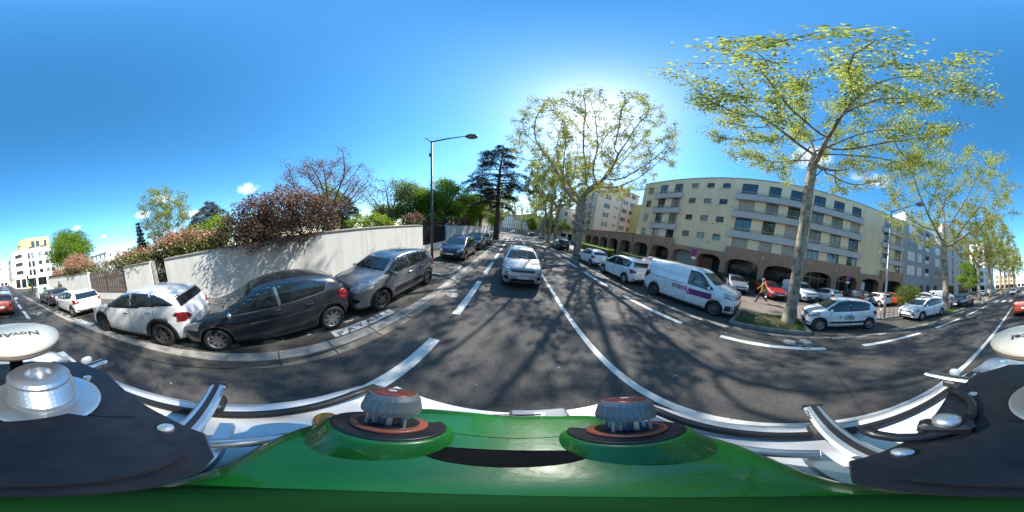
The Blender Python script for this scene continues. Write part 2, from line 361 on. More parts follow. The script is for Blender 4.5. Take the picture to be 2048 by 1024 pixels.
# parking lane beside the garden wall, raised pavement behind it
flat('parking_lane_left', [(-2.5, -30), (-2.5, 60), (-5.2, 60), (-5.2, -30)], .028, 'asphalt_bay')
b = MB(); b.prism([(-5.2, -30), (-7.5, -30), (-7.5, 60), (-5.2, 60)], -.05, .12); tag(b.build('pavement_left', 'asphalt_walk_left'), kind='structure')
kerb = empty('kerb_left', (0, 0, 0), kind='structure')
b = MB(); b.box((0, 0, 0), (.15, .985, .2)); kst = None
y = -30.
while y < 46:                                                  # dropped kerb stones and the gutter slabs in front of them
    for (dx, wd, top, nm, mt, ln) in ((-.34, .27, .052, 'kerb_stone', 'granite', 1.0), (-.105, .19, .014, 'gutter_slab', 'gutter_stone', 1.0)):
        if y < 26:
            x0, x1 = xg(y), xg(y+ln); k = random.uniform(-.004, .004); j = .007
            b = MB(); y0, y1 = y+j, y+ln-j
            P = [(x0+dx-wd/2, y0), (x0+dx+wd/2, y0), (x1+dx+wd/2, y1), (x1+dx-wd/2, y1)]
            c = [(p[0]+(.012 if i in (0, 3) else -.012), p[1]+(.012 if i < 2 else -.012)) for i, p in enumerate(P)]
            vs = [(*p, -.05) for p in P]+[(*p, top-.012+k) for p in P]+[(*p, top+k) for p in c]
            b.add(vs, [(8, 9, 10, 11)]+[(i, (i+1) % 4, 4+(i+1) % 4, 4+i) for i in range(4)]+[(4+i, 4+(i+1) % 4, 8+(i+1) % 4, 8+i) for i in range(4)])
            b.build(nm, mt, kerb)
    y += 1.0
b = MB(); b.prism([(-2.26, 26), (-2.62, 26), (-2.62, 46), (-2.26, 46)], -.05, .05); b.build('kerb_run', 'granite', kerb)
b = MB(); b.prism([(-5.06, -30), (-5.2, -30), (-5.2, 6.4), (-5.06, 6.4)], -.05, .135)
b.prism([(-5.06, 9), (-5.2, 9), (-5.2, 60), (-5.06, 60)], -.05, .135); b.build('pavement_edge', 'granite', kerb)
# pavement build-out carrying the street lamp, and the one under the cedar
def buildout(name, y0, y1, mt):
    o = empty(name, (-4, y0, 0), kind='structure')
    out = [(-5.2, y0), (-3.15, y0), (-2.82, y0+.35), (-2.74, y0+.7), (-2.74, y1-.3), (-2.95, y1), (-5.2, y1)]
    inn = [(-5.21, y0+.14), (-3.2, y0+.14), (-2.95, y0+.42), (-2.88, y0+.7), (-2.88, y1-.35), (-3.02, y1-.14), (-5.21, y1-.14)]
    b = MB(); n = len(out)
    vs = [(*p, -.04) for p in out]+[(*p, .115) for p in out]+[(*p, .13) for p in inn]
    fs = [(i, i+1, n+i+1, n+i) for i in range(n-1)]+[(n+i, n+i+1, 2*n+i+1, 2*n+i) for i in range(n-1)]
    b.add(vs, fs); b.build('kerb_edge', 'granite', o)
    b = MB(); b.prism(inn, -.04, .126); b.build('paving', mt, o)
    return o
buildout('lamp_buildout', 6.55, 8.85, 'asphalt_walk_left')
buildout('cedar_bed', 26.5, 33.5, 'soil')
# right hand side
b = MB(); b.sheet([(6.1, -21), (6.1, 42), (8.4, 42), (8.4, -21)], .006); tag(b.build('parking_lane_right', 'asphalt_bay'), kind='structure')
b = MB(); b.sheet([(6.02, -21), (5.84, -21), (5.84, 42), (6.02, 42)], .004); tag(b.build('gutter_right', 'gutter_stone'), kind='structure')
b = MB(); b.prism([(8.55, -60), (8.55, 44), (12.4, 44), (12.4, -60)], -.05, .09); tag(b.build('pavement_right', 'asphalt_walk'), kind='structure')
kr = empty('kerb_right', (8.4, 0, 0), kind='structure'); y = -30.
while y < 44:
    b = MB(); b.cbox((8.47, y+.5, .03), (.15, .985, .16), .012); b.build('kerb_stone', 'concrete_kerb', kr); y += 1.0
b = MB(); b.sheet([(12.4, -60), (12.4, 44), (20.2, 44), (20.2, -60)], .0); tag(b.build('parking_court', 'asphalt_bay'), kind='structure')
def planter(y0, y1, x0=6.2, x1=8.4, surf='soil', cnt=2600):
    o = empty('tree_bed', ((x0+x1)/2, (y0+y1)/2, 0), kind='structure')
    L = y1-y0; n = max(1, round(L))
    for k in range(n): 
        b = MB(); b.cbox((x0+.07, y0+(k+.5)*L/n, .03), (.14, L/n-.012, .20), .012); b.build('kerb_stone', 'concrete_kerb', o)
    for yy in (y0-.07, y1+.07):
        for k in range(2):
            b = MB(); b.cbox((x0+(x1-x0)*(k+.5)/2, yy, .03), ((x1-x0)/2-.012, .14, .20), .012); b.build('kerb_stone', 'concrete_kerb', o)
    b = MB(); N = 10
    vs = [(x0+.14+(x1-x0-.14)*i/N, y0+(y1-y0)*j/N, .095+.05*math.sin(math.pi*i/N)*math.sin(math.pi*j/N)+random.uniform(-.012, .012)) for j in range(N+1) for i in range(N+1)]
    b.add(vs, [(j*(N+1)+i, j*(N+1)+i+1, (j+1)*(N+1)+i+1, (j+1)*(N+1)+i) for j in range(N) for i in range(N)]); b.build('bed_soil', surf, o, smooth=True)
    if cnt:
        g = MB()
        for _ in range(cnt):
            x, y = random.uniform(x0+.17, x1-.04), random.uniform(y0+.04, y1-.04)
            if math.sin(x*2.1+1.3)*math.sin(y*1.7+.4)+random.uniform(-.7, .7) < -.25: continue
            a = random.uniform(0, 6.28); h = random.uniform(.04, .13); w_ = .012; dx, dy = math.cos(a), math.sin(a); l = random.uniform(-.05, .05)
            g.add([(x-dx*w_, y-dy*w_, .09), (x+dx*w_, y+dy*w_, .09), (x+l*dy, y-l*dx, .10+h)], [(0, 1, 2)])
        tag(g.build('grass', 'grass', o), kind='stuff')
    return o
planter(-1.9, .98, 6.2, 8.4, 'soil', 6500); planter(-15.9, -12.9, 6.3, 8.4, 'lawn', 3200); planter(16.4, 21.3, 6.3, 8.4, 'soil', 2500)
planter(29.5, 33, 6.3, 8.4, 'soil', 600); planter(35.5, 40, 6.3, 8.4, 'soil', 600); planter(-36, -22.0, 6.0, 8.5, 'sand', 600); planter(-60, -45, 6.0, 8.5, 'lawn', 600)

# ------------------------------------------------------------------ painted markings: parts of the road
def mark(name, poly, z=.005, m_='road_paint', parent=road):
    b = MB(); b.sheet(poly, z); return b.build(name, m_, parent, world=False)
def rect(x0, x1, y0, y1): return [(x0, y0), (x1, y0), (x1, y1), (x0, y1)]
k = -9
while k < 10:
    y0 = 3.72+4.2*k
    if y0 < 44 and not -32 < y0 < -22: mark('lane_dash', rect(-1.44, -1.22, y0, y0+3.0))
    k += 1
k = -9
while k < 9:
    y0 = -2.11+4.5*k
    if not -36 < y0 < -22: mark('lane_dash', rect(4.78, 4.98, y0, y0+3.15))
    k += 1
for y0, y1 in ((-19, 8), (8.01, 40), (-60, -36)): mark('centre_line', rect(1.66, 1.79, y0, y1))
for i in range(7): mark('crossing_bar', rect(-1.9+1.05*i, -1.4+1.05*i, -25.5, -22.6))
for i in range(7): mark('crossing_bar', rect(-1.8+1.05*i, -1.3+1.05*i, 36.5, 39.6))
mark('give_way_line', rect(5.0, 5.9, -17.2, -17.05)); mark('give_way_line', rect(-1.2, 1.6, 35.4, 35.7))
for i in range(44):                                              # short dashes along both parking lanes
    y0 = -20+i*1.05
    if not (-2.2 < y0 < 1.0 or -16 < y0 < -12.6): mark('bay_dash', rect(5.74, 5.84, y0, y0+.5), .0085, 'paint_worn')
for i in range(26):
    y0 = -13+i*.98
    if not 5.9 < y0 < 9: mark('bay_dash', rect(-3.42+.0, -3.26, y0, y0+.46), .033, 'paint_worn')
mark('bay_line', rect(-4.9, -3.0, 6.1, 6.2), .033, 'paint_worn'); mark('bay_line', rect(-4.9, -3.0, -6.55, -6.45), .033, 'paint_worn')
for i in range(5): mark('bay_hatch', rect(-3.5+.0, -3.02, -7.6+i*.28, -7.45+i*.28), .034, 'road_paint')
def ground_text(txt, x, y, rz, size, m_, z, parent):
    me = text_mesh(txt, size, m_, bold=.006, ext=0)
    o = link('lettering', me, parent); o.location = (x, y, z); o.rotation_euler = (0, 0, rz); return o
pb = mark('pay_box', [(-3.12, 1.22), (-2.86, 1.22), (-2.76, 2.98), (-3.02, 2.98)], .036, 'road_paint')
o = ground_text('P A Y A N T', -2.94, 2.1, rad(92.5), .27, 'marking_letter', .041, road); o.scale = (1.12, .9, 1)
o = ground_text('P A Y A N T', -2.72, -1.62, rad(92), .16, 'road_paint', .022, road); o.scale = (1.35, 1, 1)
def bike_symbol(cx, cy, rz, s):
    b = MB(); ring = lambda x, y, r: [(x+r*math.cos(a*math.pi/9), y+r*math.sin(a*math.pi/9)) for a in range(18)]
    for y in (-.36, .36):
        b.sheet(ring(0, y, .25), 0)
    b.build
    def bar(a, c, wd=.045):
        d = (Vector(c)-Vector(a)); n = Vector((-d.y, d.x)).normalized()*wd; b.sheet([(a[0]-n.x, a[1]-n.y), (c[0]-n.x, c[1]-n.y), (c[0]+n.x, c[1]+n.y), (a[0]+n.x, a[1]+n.y)], .0006)
    bar((0, .36), (.36, .16)); bar((0, -.36), (.36, -.22)); bar((.36, .16), (.36, -.22)); bar((.36, -.22), (.72, .02)); bar((.36, .16), (.62, .36)); bar((.72, .02), (.62, .36)); b.sheet(ring(.86, .08, .085), .0006)
    M = Matrix.Translation((cx, cy, .005)) @ Matrix.Rotation(rz, 4, 'Z') @ Matrix.Scale(s, 4)
    b.xf(M); return b.build('bicycle_symbol', 'paint_worn', road, world=False)
bike_symbol(-2.0, 5.15, rad(205), .78); bike_symbol(5.42, -1.35, rad(195), .8); bike_symbol(-1.95, -11.2, rad(205), .78)
b = MB(); b.lathe([(.16, 0), (.16, .004)], 16, (-.6, 5.75, .002)); b.build('manhole_cover', 'marking_letter', road, world=False)

for x0, x1, y0, y1 in ((-.9, .6, 13, 17.5), (2.3, 3.3, -9.5, -3.0), (3.2, 4.4, 6.4, 8.1), (-1.0, -.1, -9, -4.5), (2.0, 2.9, 9.5, 15)): mark('asphalt_patch', [(x0, y0), (x1+.04, y0-.05), (x1, y1), (x0-.03, y1+.04)], .0025, 'asphalt_patch')
for yy in (-6.4, 10.6, 21): 
    b = MB(); b.box((xg(yy)-.02, yy, .008), (.30, .45, .02)); b.build('drain_grate', 'marking_letter', road, world=False)
for x, y in ((3.1, 3.9), (.9, 18.5), (3.3, -13)):
    b = MB(); b.lathe([(.33, .001), (.33, .006), (.30, .007)], 24, (x, y, 0)); b.build('manhole_cover', 'marking_letter', road, world=False)
g = MB(); rr_ = random.Random(4)
for _ in range(420):                                           # fallen petals and bits of leaf
    x, y = rr_.uniform(-2.2, 5.8), rr_.uniform(-14, 24); a, q = rr_.uniform(0, 6.3), rr_.uniform(.008, .024)
    g.add([(x+q*math.cos(a+k*2.1), y+q*math.sin(a+k*2.1), .009+.006*(k == 1)) for k in range(3)], [(0, 1, 2)])
tag(g.build('litter', 'paint_worn', road, world=False), kind='stuff')
# ------------------------------------------------------------------ garden wall, fences and gate
WX = -7.2
def wall(name, y0, y1, z1, label, z0=.1, holes=None):
    o = empty(name, (WX-.12, (y0+y1)/2, 0), label=label, cat='wall')
    b = MB()
    b.box((WX-.125, (y0+y1)/2, (z0+z1)/2), (.25, y1-y0, z1-z0)); b.build('wall_face', 'render_white', o)
    for k in range(1, int((y1-y0)/3.6)+1):
        b = MB(); b.box((WX+.0015, y0+3.6*k-.4, (z0+z1)/2), (.003, .014, z1-z0-.02)); b.build('render_joint', 'coping', o)
    L = y1-y0; n = max(1, round(L/1.1))
    for k in range(n):
        b = MB(); b.add([(WX-.29, y0+L*k/n+.004, z1), (WX+.045, y0+L*k/n+.004, z1), (WX+.045, y0+L*(k+1)/n-.004, z1), (WX-.29, y0+L*(k+1)/n-.004, z1),
                 (WX-.29, y0+L*k/n+.004, z1+.07), (WX+.045, y0+L*k/n+.004, z1+.035), (WX+.045, y0+L*(k+1)/n-.004, z1+.035), (WX-.29, y0+L*(k+1)/n-.004, z1+.07)],
                [(3, 2, 1, 0), (4, 5, 6, 7), (0, 1, 5, 4), (1, 2, 6, 5), (2, 3, 7, 6), (3, 0, 4, 7)])
        b.build('coping_stone', 'coping', o)
    return o
wall('garden_wall', -4.72, 11.5, 2.36, 'long white rendered garden wall behind the grey parked hatchbacks')
wall('garden_wall', -7.93, -5.68, 2.36, 'short white wall panel between the slatted fence and the narrow overgrown gap')
wall('garden_wall', -26.0, -12.7, 2.36, 'white garden wall under pink shrubs beyond the slatted fence')
wall('garden_wall', 16.4, 27.8, 2.38, 'white garden wall behind the dark blue compact van under the trees')
wall('garden_wall', 28.4, 46.0, 2.38, 'farther white garden wall running behind the cedar trunk')
# slatted timber fence on a low wall
o = empty('slatted_fence', (WX-.12, -10.3, 0), label='weathered brown slatted fence on a low white plinth', cat='fence')
b = MB(); b.box((WX-.1, -10.31, .42), (.22, 4.72, .64)); b.build('plinth', 'render_white', o)
b = MB(); b.box((WX-.09, -10.31, .765), (.30, 4.73, .05)); b.build('plinth_cap', 'fence_brown', o)
n = 34; me = None
for i in range(n):
    yy = -12.6+4.6*(i+.5)/n
    b = MB(); b.box((WX-.10+(.012 if i % 2 else 0), yy, 1.56), (.025, .075, 1.52), 0, ('X', random.uniform(-.012, .012))); b.build('slat', 'fence_brown', o)
for z in (1.0, 1.75):
    b = MB(); b.box((WX-.14, -10.31, z), (.04, 4.7, .06)); b.build('rail', 'metal_dark', o)
for yy in (-12.6, -10.3, -8.0):
    b = MB(); b.box((WX-.17, yy, 1.5), (.07, .07, 1.42)); b.build('post', 'metal_dark', o)
# narrow gap with boards beside the wall panel
o = empty('board_post', (WX-.1, -5.6, 0), label='tall weathered boards standing at the edge of the narrow wall gap', cat='post')
for i in range(3):
    b = MB(); b.box((WX-.04-.07*i, -5.58+.03*i, 1.24), (.055, .09, 2.26)); b.build('board', 'coping', o)
# steel railing on a low wall
o = empty('steel_railing', (WX-.1, 14, 0), label='dark steel railing on a low white wall behind the street lamp', cat='railing')
b = MB(); b.box((WX-.1, 13.95, .38), (.22, 4.88, .56)); b.build('plinth', 'render_white', o)
for z in (.85, 1.65, 2.2):
    b = MB(); b.box((WX-.1, 13.95, z), (.04, 4.86, .045)); b.build('rail', 'metal_dark', o)
for i in range(40):
    b = MB(); b.box((WX-.1, 11.58+4.76*i/39, 1.5), (.018, .018, 1.62)); b.build('bar', 'metal_dark', o)
b = MB(); b.box((WX-.3, 13.95, 1.4), (.02, 4.86, 1.5)); b.build('screen_mesh', 'metal_dark', o)

# ------------------------------------------------------------------ street lamps, signs, street furniture
def lamp(x, y, h, az, label, light=False, low=False, z0=.12):
    o = empty('street_lamp', (x, y, z0), label=label, cat='street lamp', group='street lamps')
    mt = 'metal_post_light' if light else 'metal_post'
    d = Vector((math.cos(az), math.sin(az), 0)); P = Vector((x, y, 0))
    b = MB(); b.tube([(x, y, z0), (x, y, 1.2), (x, y, h)], [.085, .08, .05], 12); b.build('pole', mt, o, smooth=True)
    b = MB(); b.lathe([(.16, z0), (.16, z0+.03), (.10, z0+.05)], 14, (x, y, 0)); b.build('base_plate', mt, o)
    a = P+Vector((0, 0, h-.05)); e = P+d*1.75+Vector((0, 0, h+.52))
    b = MB(); b.tube([a, a+(e-a)*.5, e], [.05, .042, .028], 8); b.build('arm', mt, o, smooth=True)
    bk = P-d*.34+Vector((0, 0, h+.26)); b = MB(); b.tube([a, bk], [.035, .02], 6); b.build('back_stay', mt, o)
    b = MB(); b.tube([bk, P+d*.95+Vector((0, 0, h+.29))], .006, 5); b.build('tie_rod', mt, o)
    hc = e+d*.3
    b = MB(); b.lathe([(.12, .11), (.25, .085), (.32, .04), (.33, 0), (.30, -.02)], 24, (hc.x, hc.y, hc.z)); hd = b.build('lamp_head', mt, o, smooth=True)
    b = MB(); b.lathe([(.28, -.024), (.26, -.034)], 24, (hc.x, hc.y, hc.z)); b.build('lens', 'lamp_glass', hd)
    b = MB(); b.box((x-.09*d.x, y-.09*d.y, h-1.0), (.08, .08, .22)); b.build('sensor_box', mt, o)
    if low:
        b = MB(); q = P-d*.55+Vector((0, 0, 4.62)); b.tube([P+Vector((0, 0, 4.6)), q], .025, 6); b.lathe([(.05, .05), (.17, .02), (.17, -.02), (.1, -.03)], 16, q); b.build('footway_lamp', mt, o, smooth=True)
    return o
lamp(-4.57, 8.31, 7.75, rad(28), 'dark street lamp on the paved build-out by the long white wall')
lamp(8.25, -7.25, 7.75, rad(215), 'grey street lamp beside the bicycle hoop and white city car', True, True, .09)
lamp(-5.6, -29, 8.2, rad(0), 'distant street lamp at the crossing near the white corner building')
lamp(8.3, -39, 7.8, rad(180), 'distant street lamp among the far plane trees', True)
o = empty('bicycle_hoop', (8.05, -7.3, 0), label='low steel bicycle hoop around the foot of the grey street lamp', cat='bike rack')
for yy in (-6.75, -7.85):
    b = MB(); b.tube([(8.0, yy-.0, .05), (8.0, yy, .72), (8.05, yy, .8), (8.42, yy, .8), (8.47, yy, .72), (8.47, yy, .05)], .024, 8); b.build('hoop', 'alloy', o, smooth=True)
b = MB(); b.tube([(8.0, -7.85, .55), (8.0, -6.75, .55)], .02, 8); b.build('rail', 'alloy', o)
mat('sign_red', (.45, .02, .03), rough=.4); mat('sign_blue', (.03, .05, .35), rough=.4); mat('sign_white', (.75, .75, .75), rough=.4); mat('sign_green', (.02, .30, .14), rough=.4); mat('sign_yellow', (.75, .55, .02), rough=.4)
def no_parking(x, y, h, label):
    o = empty('no_parking_sign', (x, y, 0), label=label, cat='sign', group='no parking signs')
    b = MB(); b.tube([(x, y, 0), (x, y, h+.2)], .03, 8); b.build('post', 'metal_post_light', o)
    b = MB(); b.lathe([(.30, -.035), (.30, -.047)], 24, (x, y, h), 'X'); d = b.build('disc', 'sign_red', o)
    b = MB(); b.lathe([(.235, -.049), (.235, -.053)], 24, (x, y, h), 'X'); b.build('disc_centre', 'sign_blue', d)
    b = MB(); 
    for s in (1, -1): b.box((x-.058, y, h), (.006, .48, .055), 0, ('X', s*rad(45)))
    b.build('cross_bar', 'sign_red', d)
    b = MB(); b.box((x-.04, y, h-.47), (.012, .42, .2)); b.build('panel', 'sign_white', o)
no_parking(12.5, 6.3, 2.75, 'round red and blue no parking sign behind the white van'); no_parking(16, -8.45, 2.75, 'round red and blue no parking sign in front of the glass entrance')
BL = ['dark bollard on the road edge of the sandy bed, at its near corner', 'dark bollard on the road edge of the sandy bed, midway along', 'dark bollard on the road edge of the sandy bed, at its far end', 'dark bollard on the pavement edge of the sandy bed, at its near corner',
      'dark bollard on the pavement edge of the sandy bed, midway along', 'dark bollard on the pavement edge of the sandy bed, at its far end', 'short white bollard on the pavement, nearer the sandy bed of two', 'short white bollard on the pavement, nearer the far shop of two']
for i, (x, y) in enumerate(((6.6, -22.4), (6.5, -27.1), (6.4, -32), (8.6, -23), (8.7, -27.5), (8.7, -31.5), (9.6, -20.4), (9.9, -21.4))):
    wh = i > 5
    o = empty('bollard', (x, y, 0), cat='bollard', group='white bollards on the pavement' if wh else 'bollards round the sandy tree bed', label=BL[i])
    b = MB(); b.tube([(x, y, 0), (x, y, 1.0)], .045, 10); b.build('shaft', 'sign_white' if wh else 'metal_dark', o); b = MB(); b.lathe([(.055, .98), (.055, 1.03), (.035, 1.06)], 10, (x, y, 0)); b.build('cap', 'metal_post_light', o)

# ------------------------------------------------------------------ trees and shrubs
def np_mesh(name, V, F, matname, parent=None, smooth=False):
    """V (n,3), F (m,k) index array with equal sided faces, in the parent's local frame"""
    me = bpy.data.meshes.new(name); V = np.asarray(V, np.float32); F = np.asarray(F, np.int32); k = F.shape[1]
    me.vertices.add(len(V)); me.vertices.foreach_set('co', V.ravel())
    me.loops.add(F.size); me.loops.foreach_set('vertex_index', F.ravel())
    me.polygons.add(len(F)); me.polygons.foreach_set('loop_start', np.arange(0, F.size, k, dtype=np.int32)); me.polygons.foreach_set('loop_total', np.full(len(F), k, np.int32))
    me.materials.append(MATS[matname]); me.update(calc_edges=True)
    if smooth: me.polygons.foreach_set('use_smooth', np.ones(len(F), bool))
    return link(name, me, parent)
def leaves(P, size, flat_=0., aspect=.7, rng=RNG, droop=0.):
    """one folded kite per point"""
    n = len(P); P = np.asarray(P, float)
    d = rng.normal(size=(n, 3)); d[:, 2] = d[:, 2]*(1-flat_)-droop; d /= np.linalg.norm(d, axis=1)[:, None]+1e-9
    u = rng.normal(size=(n, 3)); u[:, 2] *= (1-flat_); u -= d*(u*d).sum(1)[:, None]; u /= np.linalg.norm(u, axis=1)[:, None]+1e-9
    nn = np.cross(d, u); s = size*rng.uniform(.6, 1.35, (n, 1))
    a = P-d*s*.5; t = P+d*s*.55; l = P+u*s*aspect*.5+nn*s*.12; r = P-u*s*aspect*.5+nn*s*.12
    V = np.stack([a, l, t, r], 1).reshape(-1, 3); F = np.arange(4*n).reshape(n, 4)
    return V, F
def grow(start, attr, D=.5, di=4., dk=.9, maxit=130, rng=RNG, wob=.12, up=.0):
    """space colonisation: start = polyline of the trunk; returns nodes and parents"""
    N = [np.array(p, float) for p in start]; par = [-1]+list(range(len(start)-1))
    A = np.array(attr, float); NN = np.array(N)
    dm = np.linalg.norm(A[:, None]-NN[None], axis=2); near = dm.argmin(1); nd = dm.min(1)
    for it in range(maxit):
        if not len(A): break
        act = nd < di
        if not act.any(): act = nd <= nd.min()+.01
        new = []
        for i in np.unique(near[act]):
            v = A[act & (near == i)]-N[i]; v /= np.linalg.norm(v, axis=1)[:, None]+1e-9
            d = v.sum(0)+rng.normal(size=3)*wob*len(v)**.5; d[2] += up*len(v); d /= np.linalg.norm(d)+1e-9
            p = N[i]+d*D
            new.append((i, p))
        if not new: break
        k0 = len(N)
        for i, p in new: N.append(p); par.append(int(i))
        Q = np.array([p for _, p in new]); dm = np.linalg.norm(A[:, None]-Q[None], axis=2); j = dm.argmin(1); dd = dm.min(1)
        b = dd < nd; near[b] = k0+j[b]; nd[b] = dd[b]
        keep = nd > dk; A, near, nd = A[keep], near[keep], nd[keep]
        if len(N) > 4200: break
    return np.array(N), np.array(par)
def radii(N, par, r_base, tip=.012, ex=2.35):
    n = len(N); kids = [[] for _ in range(n)]
    for i, p in enumerate(par):
        if p >= 0: kids[p].append(i)
    r = np.zeros(n)
    for i in range(n-1, -1, -1):
        r[i] = tip if not kids[i] else sum(r[c]**ex for c in kids[i])**(1/ex)
    k = math.log(r_base/tip)/math.log(max(r[0], tip*1.01)/tip)
    return tip*(r/tip)**k, kids
def limbs(N, r, kids, minr=0., flare=1.0):
    b = MB(); stack = [(0, None)]
    while stack:
        s, pr = stack.pop(); pts = [] if pr is None else [N[pr]]; rs = [] if pr is None else [min(r[s]*1.15, r[pr])]
        i = s
        while True:
            pts.append(N[i]); rs.append(r[i]); ks = kids[i]
            if not ks: break
            m_ = max(ks, key=lambda c: r[c])
            for c in ks:
                if c != m_ and r[c] >= minr: stack.append((c, i))
            i = m_
        if len(pts) > 1:
            if pr is None: rs[0] *= flare
            b.tube(pts, rs, 10 if rs[0] > .12 else (6 if rs[0] > .035 else 4), cap=False)
    return b
def crown_points(n, f, rng=RNG):
    out = []
    while len(out) < n:
        p = rng.uniform(-1, 1, 3)
        if f(p): out.append(p)
    return np.array(out)
def plane_tree(name, h, rc, fork, rb, seed, nl=7000, ls=.15, lean=(0, 0), natt=520, leafmat='leaf_plane', off=(0, 0), zlo=None, barkmat='bark_plane', D=.5, tip=.014, shape=None):
    rng = np.random.default_rng(seed)
    o = empty(name)
    zlo = zlo if zlo is not None else fork+.5
    zc = (zlo+h)/2; hz = (h-zlo)/2
    def inside(p):
        q = p[0]**2+p[1]**2+p[2]**2
        if shape == 'umbrella': return q < 1 and p[2] > -.8 and rng.random() < .35+.65*q
        return q < 1 and rng.random() < .6+.4*q
    C = crown_points(natt, inside, rng)*np.array([rc, rc, hz])+np.array([off[0], off[1], zc])
    C += rng.normal(size=C.shape)*.25
    k = max(4, int(fork/.7)); tr = []
    ph = rng.uniform(0, 6)
    for i in range(k+1):
        t = i/k; tr.append((lean[0]*t+.07*math.sin(3*t+ph)*t, lean[1]*t+.07*math.cos(2.6*t+ph)*t, fork*t))
    N, par = grow(tr, C, D=D, di=5, dk=max(.7, D*1.7), rng=rng, up=.08)
    r, kids = radii(N, par, rb, tip)
    b = limbs(N, r, kids, 0, 1.45); t_ = b.build('trunk', barkmat, o, world=False, smooth=True)
    thin = np.where((r < .036) & (N[:, 2] > fork))[0]
    if nl and len(thin):
        # leaves hang in loose tufts along the thin twigs
        tu = rng.choice(thin, max(1, nl//9)); c = N[tu]+rng.normal(size=(len(tu), 3))*.17
        P = np.repeat(c, 9, 0)+rng.normal(size=(len(c)*9, 3))*np.array([.17, .17, .13])
        V, F = leaves(P, ls, rng=rng, flat_=.25); np_mesh('crown', V, F, leafmat, o)
    return o
def place(o, x, y, z=0, rz=0, s=1., label=None, group=None, cat='tree', sz=None):
    o.location = (x, y, z); o.rotation_euler = (0, 0, rz); o.scale = (s, s, sz or s)
    return tag(o, label, cat, group)
G1 = 'plane trees along the street'
tA = plane_tree('plane_tree', 15.6, 7.4, 7.6, .265, 11, nl=40000, ls=.125, lean=(.25, -.05), natt=1050, off=(-.1, -.3), zlo=8.3, shape='umbrella', D=.5)
place(tA, 7.5, -1.3, .1, 0, 1, 'tall plane tree in the grass bed in front of the white city car', G1)
tB = plane_tree('plane_tree', 21.5, 9.3, 5.2, .46, 23, nl=42000, ls=.145, lean=(-.35, .1), natt=1150, off=(-1.0, -1.8), zlo=6.6, leafmat='leaf_plane_far', D=.55, tip=.016)
place(tB, 8.0, 19.3, .1, 0, 1, 'big forked plane tree in front of the sun beyond the small white cars', G1)
tC = plane_tree('plane_tree', 18.0, 8.2, 5.9, .31, 37, nl=32000, ls=.13, lean=(.1, .1), natt=760, off=(0, -.6), zlo=6.2, D=.55)
place(tC, 7.7, -14.4, .1, 0, 1, 'plane tree between the white electric hatchback and the dark hatchback', G1)
tD = plane_tree('plane_tree', 15.5, 6.0, 5.0, .26, 51, nl=13000, ls=.19, natt=380, zlo=5.6, leafmat='leaf_plane_far', D=.6, tip=.018)
far = [(7.6, -25.4, 1.0, 'pale-barked plane tree by the crossing in the sandy bed'), (7.5, -33.0, 1.05, 'second plane tree in the sandy bed past the crossing'), (7.4, -46, 1.1, 'plane tree in the grass verge beyond the side street'), (7.4, -56, 1.1, 'farther plane tree in the grass verge beyond the side street'),
       (7.6, -70, 1.2, 'most distant plane tree on the shop side behind us'), (8.0, 31.5, 1.28, 'plane tree next behind the big forked one'), (8.0, 38, 1.3, 'plane tree third along beyond the big forked one'), (8.3, 47, 1.3, 'plane tree by the side road mouth'),
       (11, 66, 1.1, 'small-looking plane tree before the far street fronts'), (3.2, 82, 1.0, 'plane tree in front of the low cream street front'), (-5.2, 47, .95, 'plane tree on the garden side beyond the cedar'), (-5.4, 58, .95, 'second plane tree on the garden side beyond the cedar'), (9.0, 56, 1.0, 'plane tree past the side road mouth')]
for i, (x, y, s, lb) in enumerate(far):
    o = tD if i == 0 else copy_tree(tD); place(o, x, y, .1, 1.7*i+.4, s, lb, G1)
o = copy_tree(tD); place(o, 6.6, -82, .1, 2.0, 1.1, 'plane tree overhanging the far end of the street behind us', G1)
o = copy_tree(tD); place(o, 6.4, -96, .1, 3.0, 1.1, 'last plane tree before the buildings closing the street behind us', G1)

# bare, twiggy trees behind the garden wall
def bare_tree(seed, h, rc, fork, rb, natt, nl, leafmat):
    return plane_tree('bare_tree', h, rc, fork, rb, seed, nl=nl, ls=.075, natt=natt, leafmat=leafmat, barkmat='bark_twig', D=.28, tip=.017, zlo=fork+.6)
GB = 'trees in the garden behind the wall'
place(bare_tree(61, 8.8, 4.1, 3.0, .28, 1500, 17000, 'leaf_brown'), -12.3, 6.0, 0, 0, 1, 'spreading bare-branched tree rising behind the dark plum bush', GB)
place(bare_tree(62, 8.0, 3.5, 3.2, .24, 1000, 6000, 'leaf_brown'), -13.2, 14.0, 0, 0, 1, 'smaller bare-branched tree between plum bush and green trees', GB)
def leafy_tree(seed, h, rx, rz_, fork, rb, nl, leafmat, ls=.2, name='leafy_tree', lob=26, bark='bark_dark', rng=None):
    """dense crown of leaf clumps on a real branch skeleton"""
    rng = np.random.default_rng(seed); o = empty(name)
    zc = h-rz_; C = []
    while len(C) < lob:
        p = rng.normal(size=3); p /= np.linalg.norm(p); p *= rng.uniform(.45, .86)
        C.append(p*np.array([rx, rx, rz_])+np.array([0, 0, zc]))
    C = np.array(C); tr = [(0, 0, fork*i/4) for i in range(5)]
    N, par = grow(tr, C, D=.5, di=9, dk=.6, rng=rng); r, kids = radii(N, par, rb, .02)
    limbs(N, r, kids, 0, 1.3).build('trunk', bark, o, world=False, smooth=True)
    per = nl//lob; P = []
    for c in C:
        R_ = rx*rng.uniform(.24, .42); q = rng.normal(size=(per, 3)); q /= np.linalg.norm(q, axis=1)[:, None]; q *= (rng.uniform(.25, 1.0, (per, 1))**.5)
        q[:, 2] *= .75; P.append(c+q*R_*(1+.25*rng.normal(size=(per, 1))))
    V, F = leaves(np.concatenate(P), ls, rng=rng); np_mesh('crown', V, F, leafmat, o)
    return o
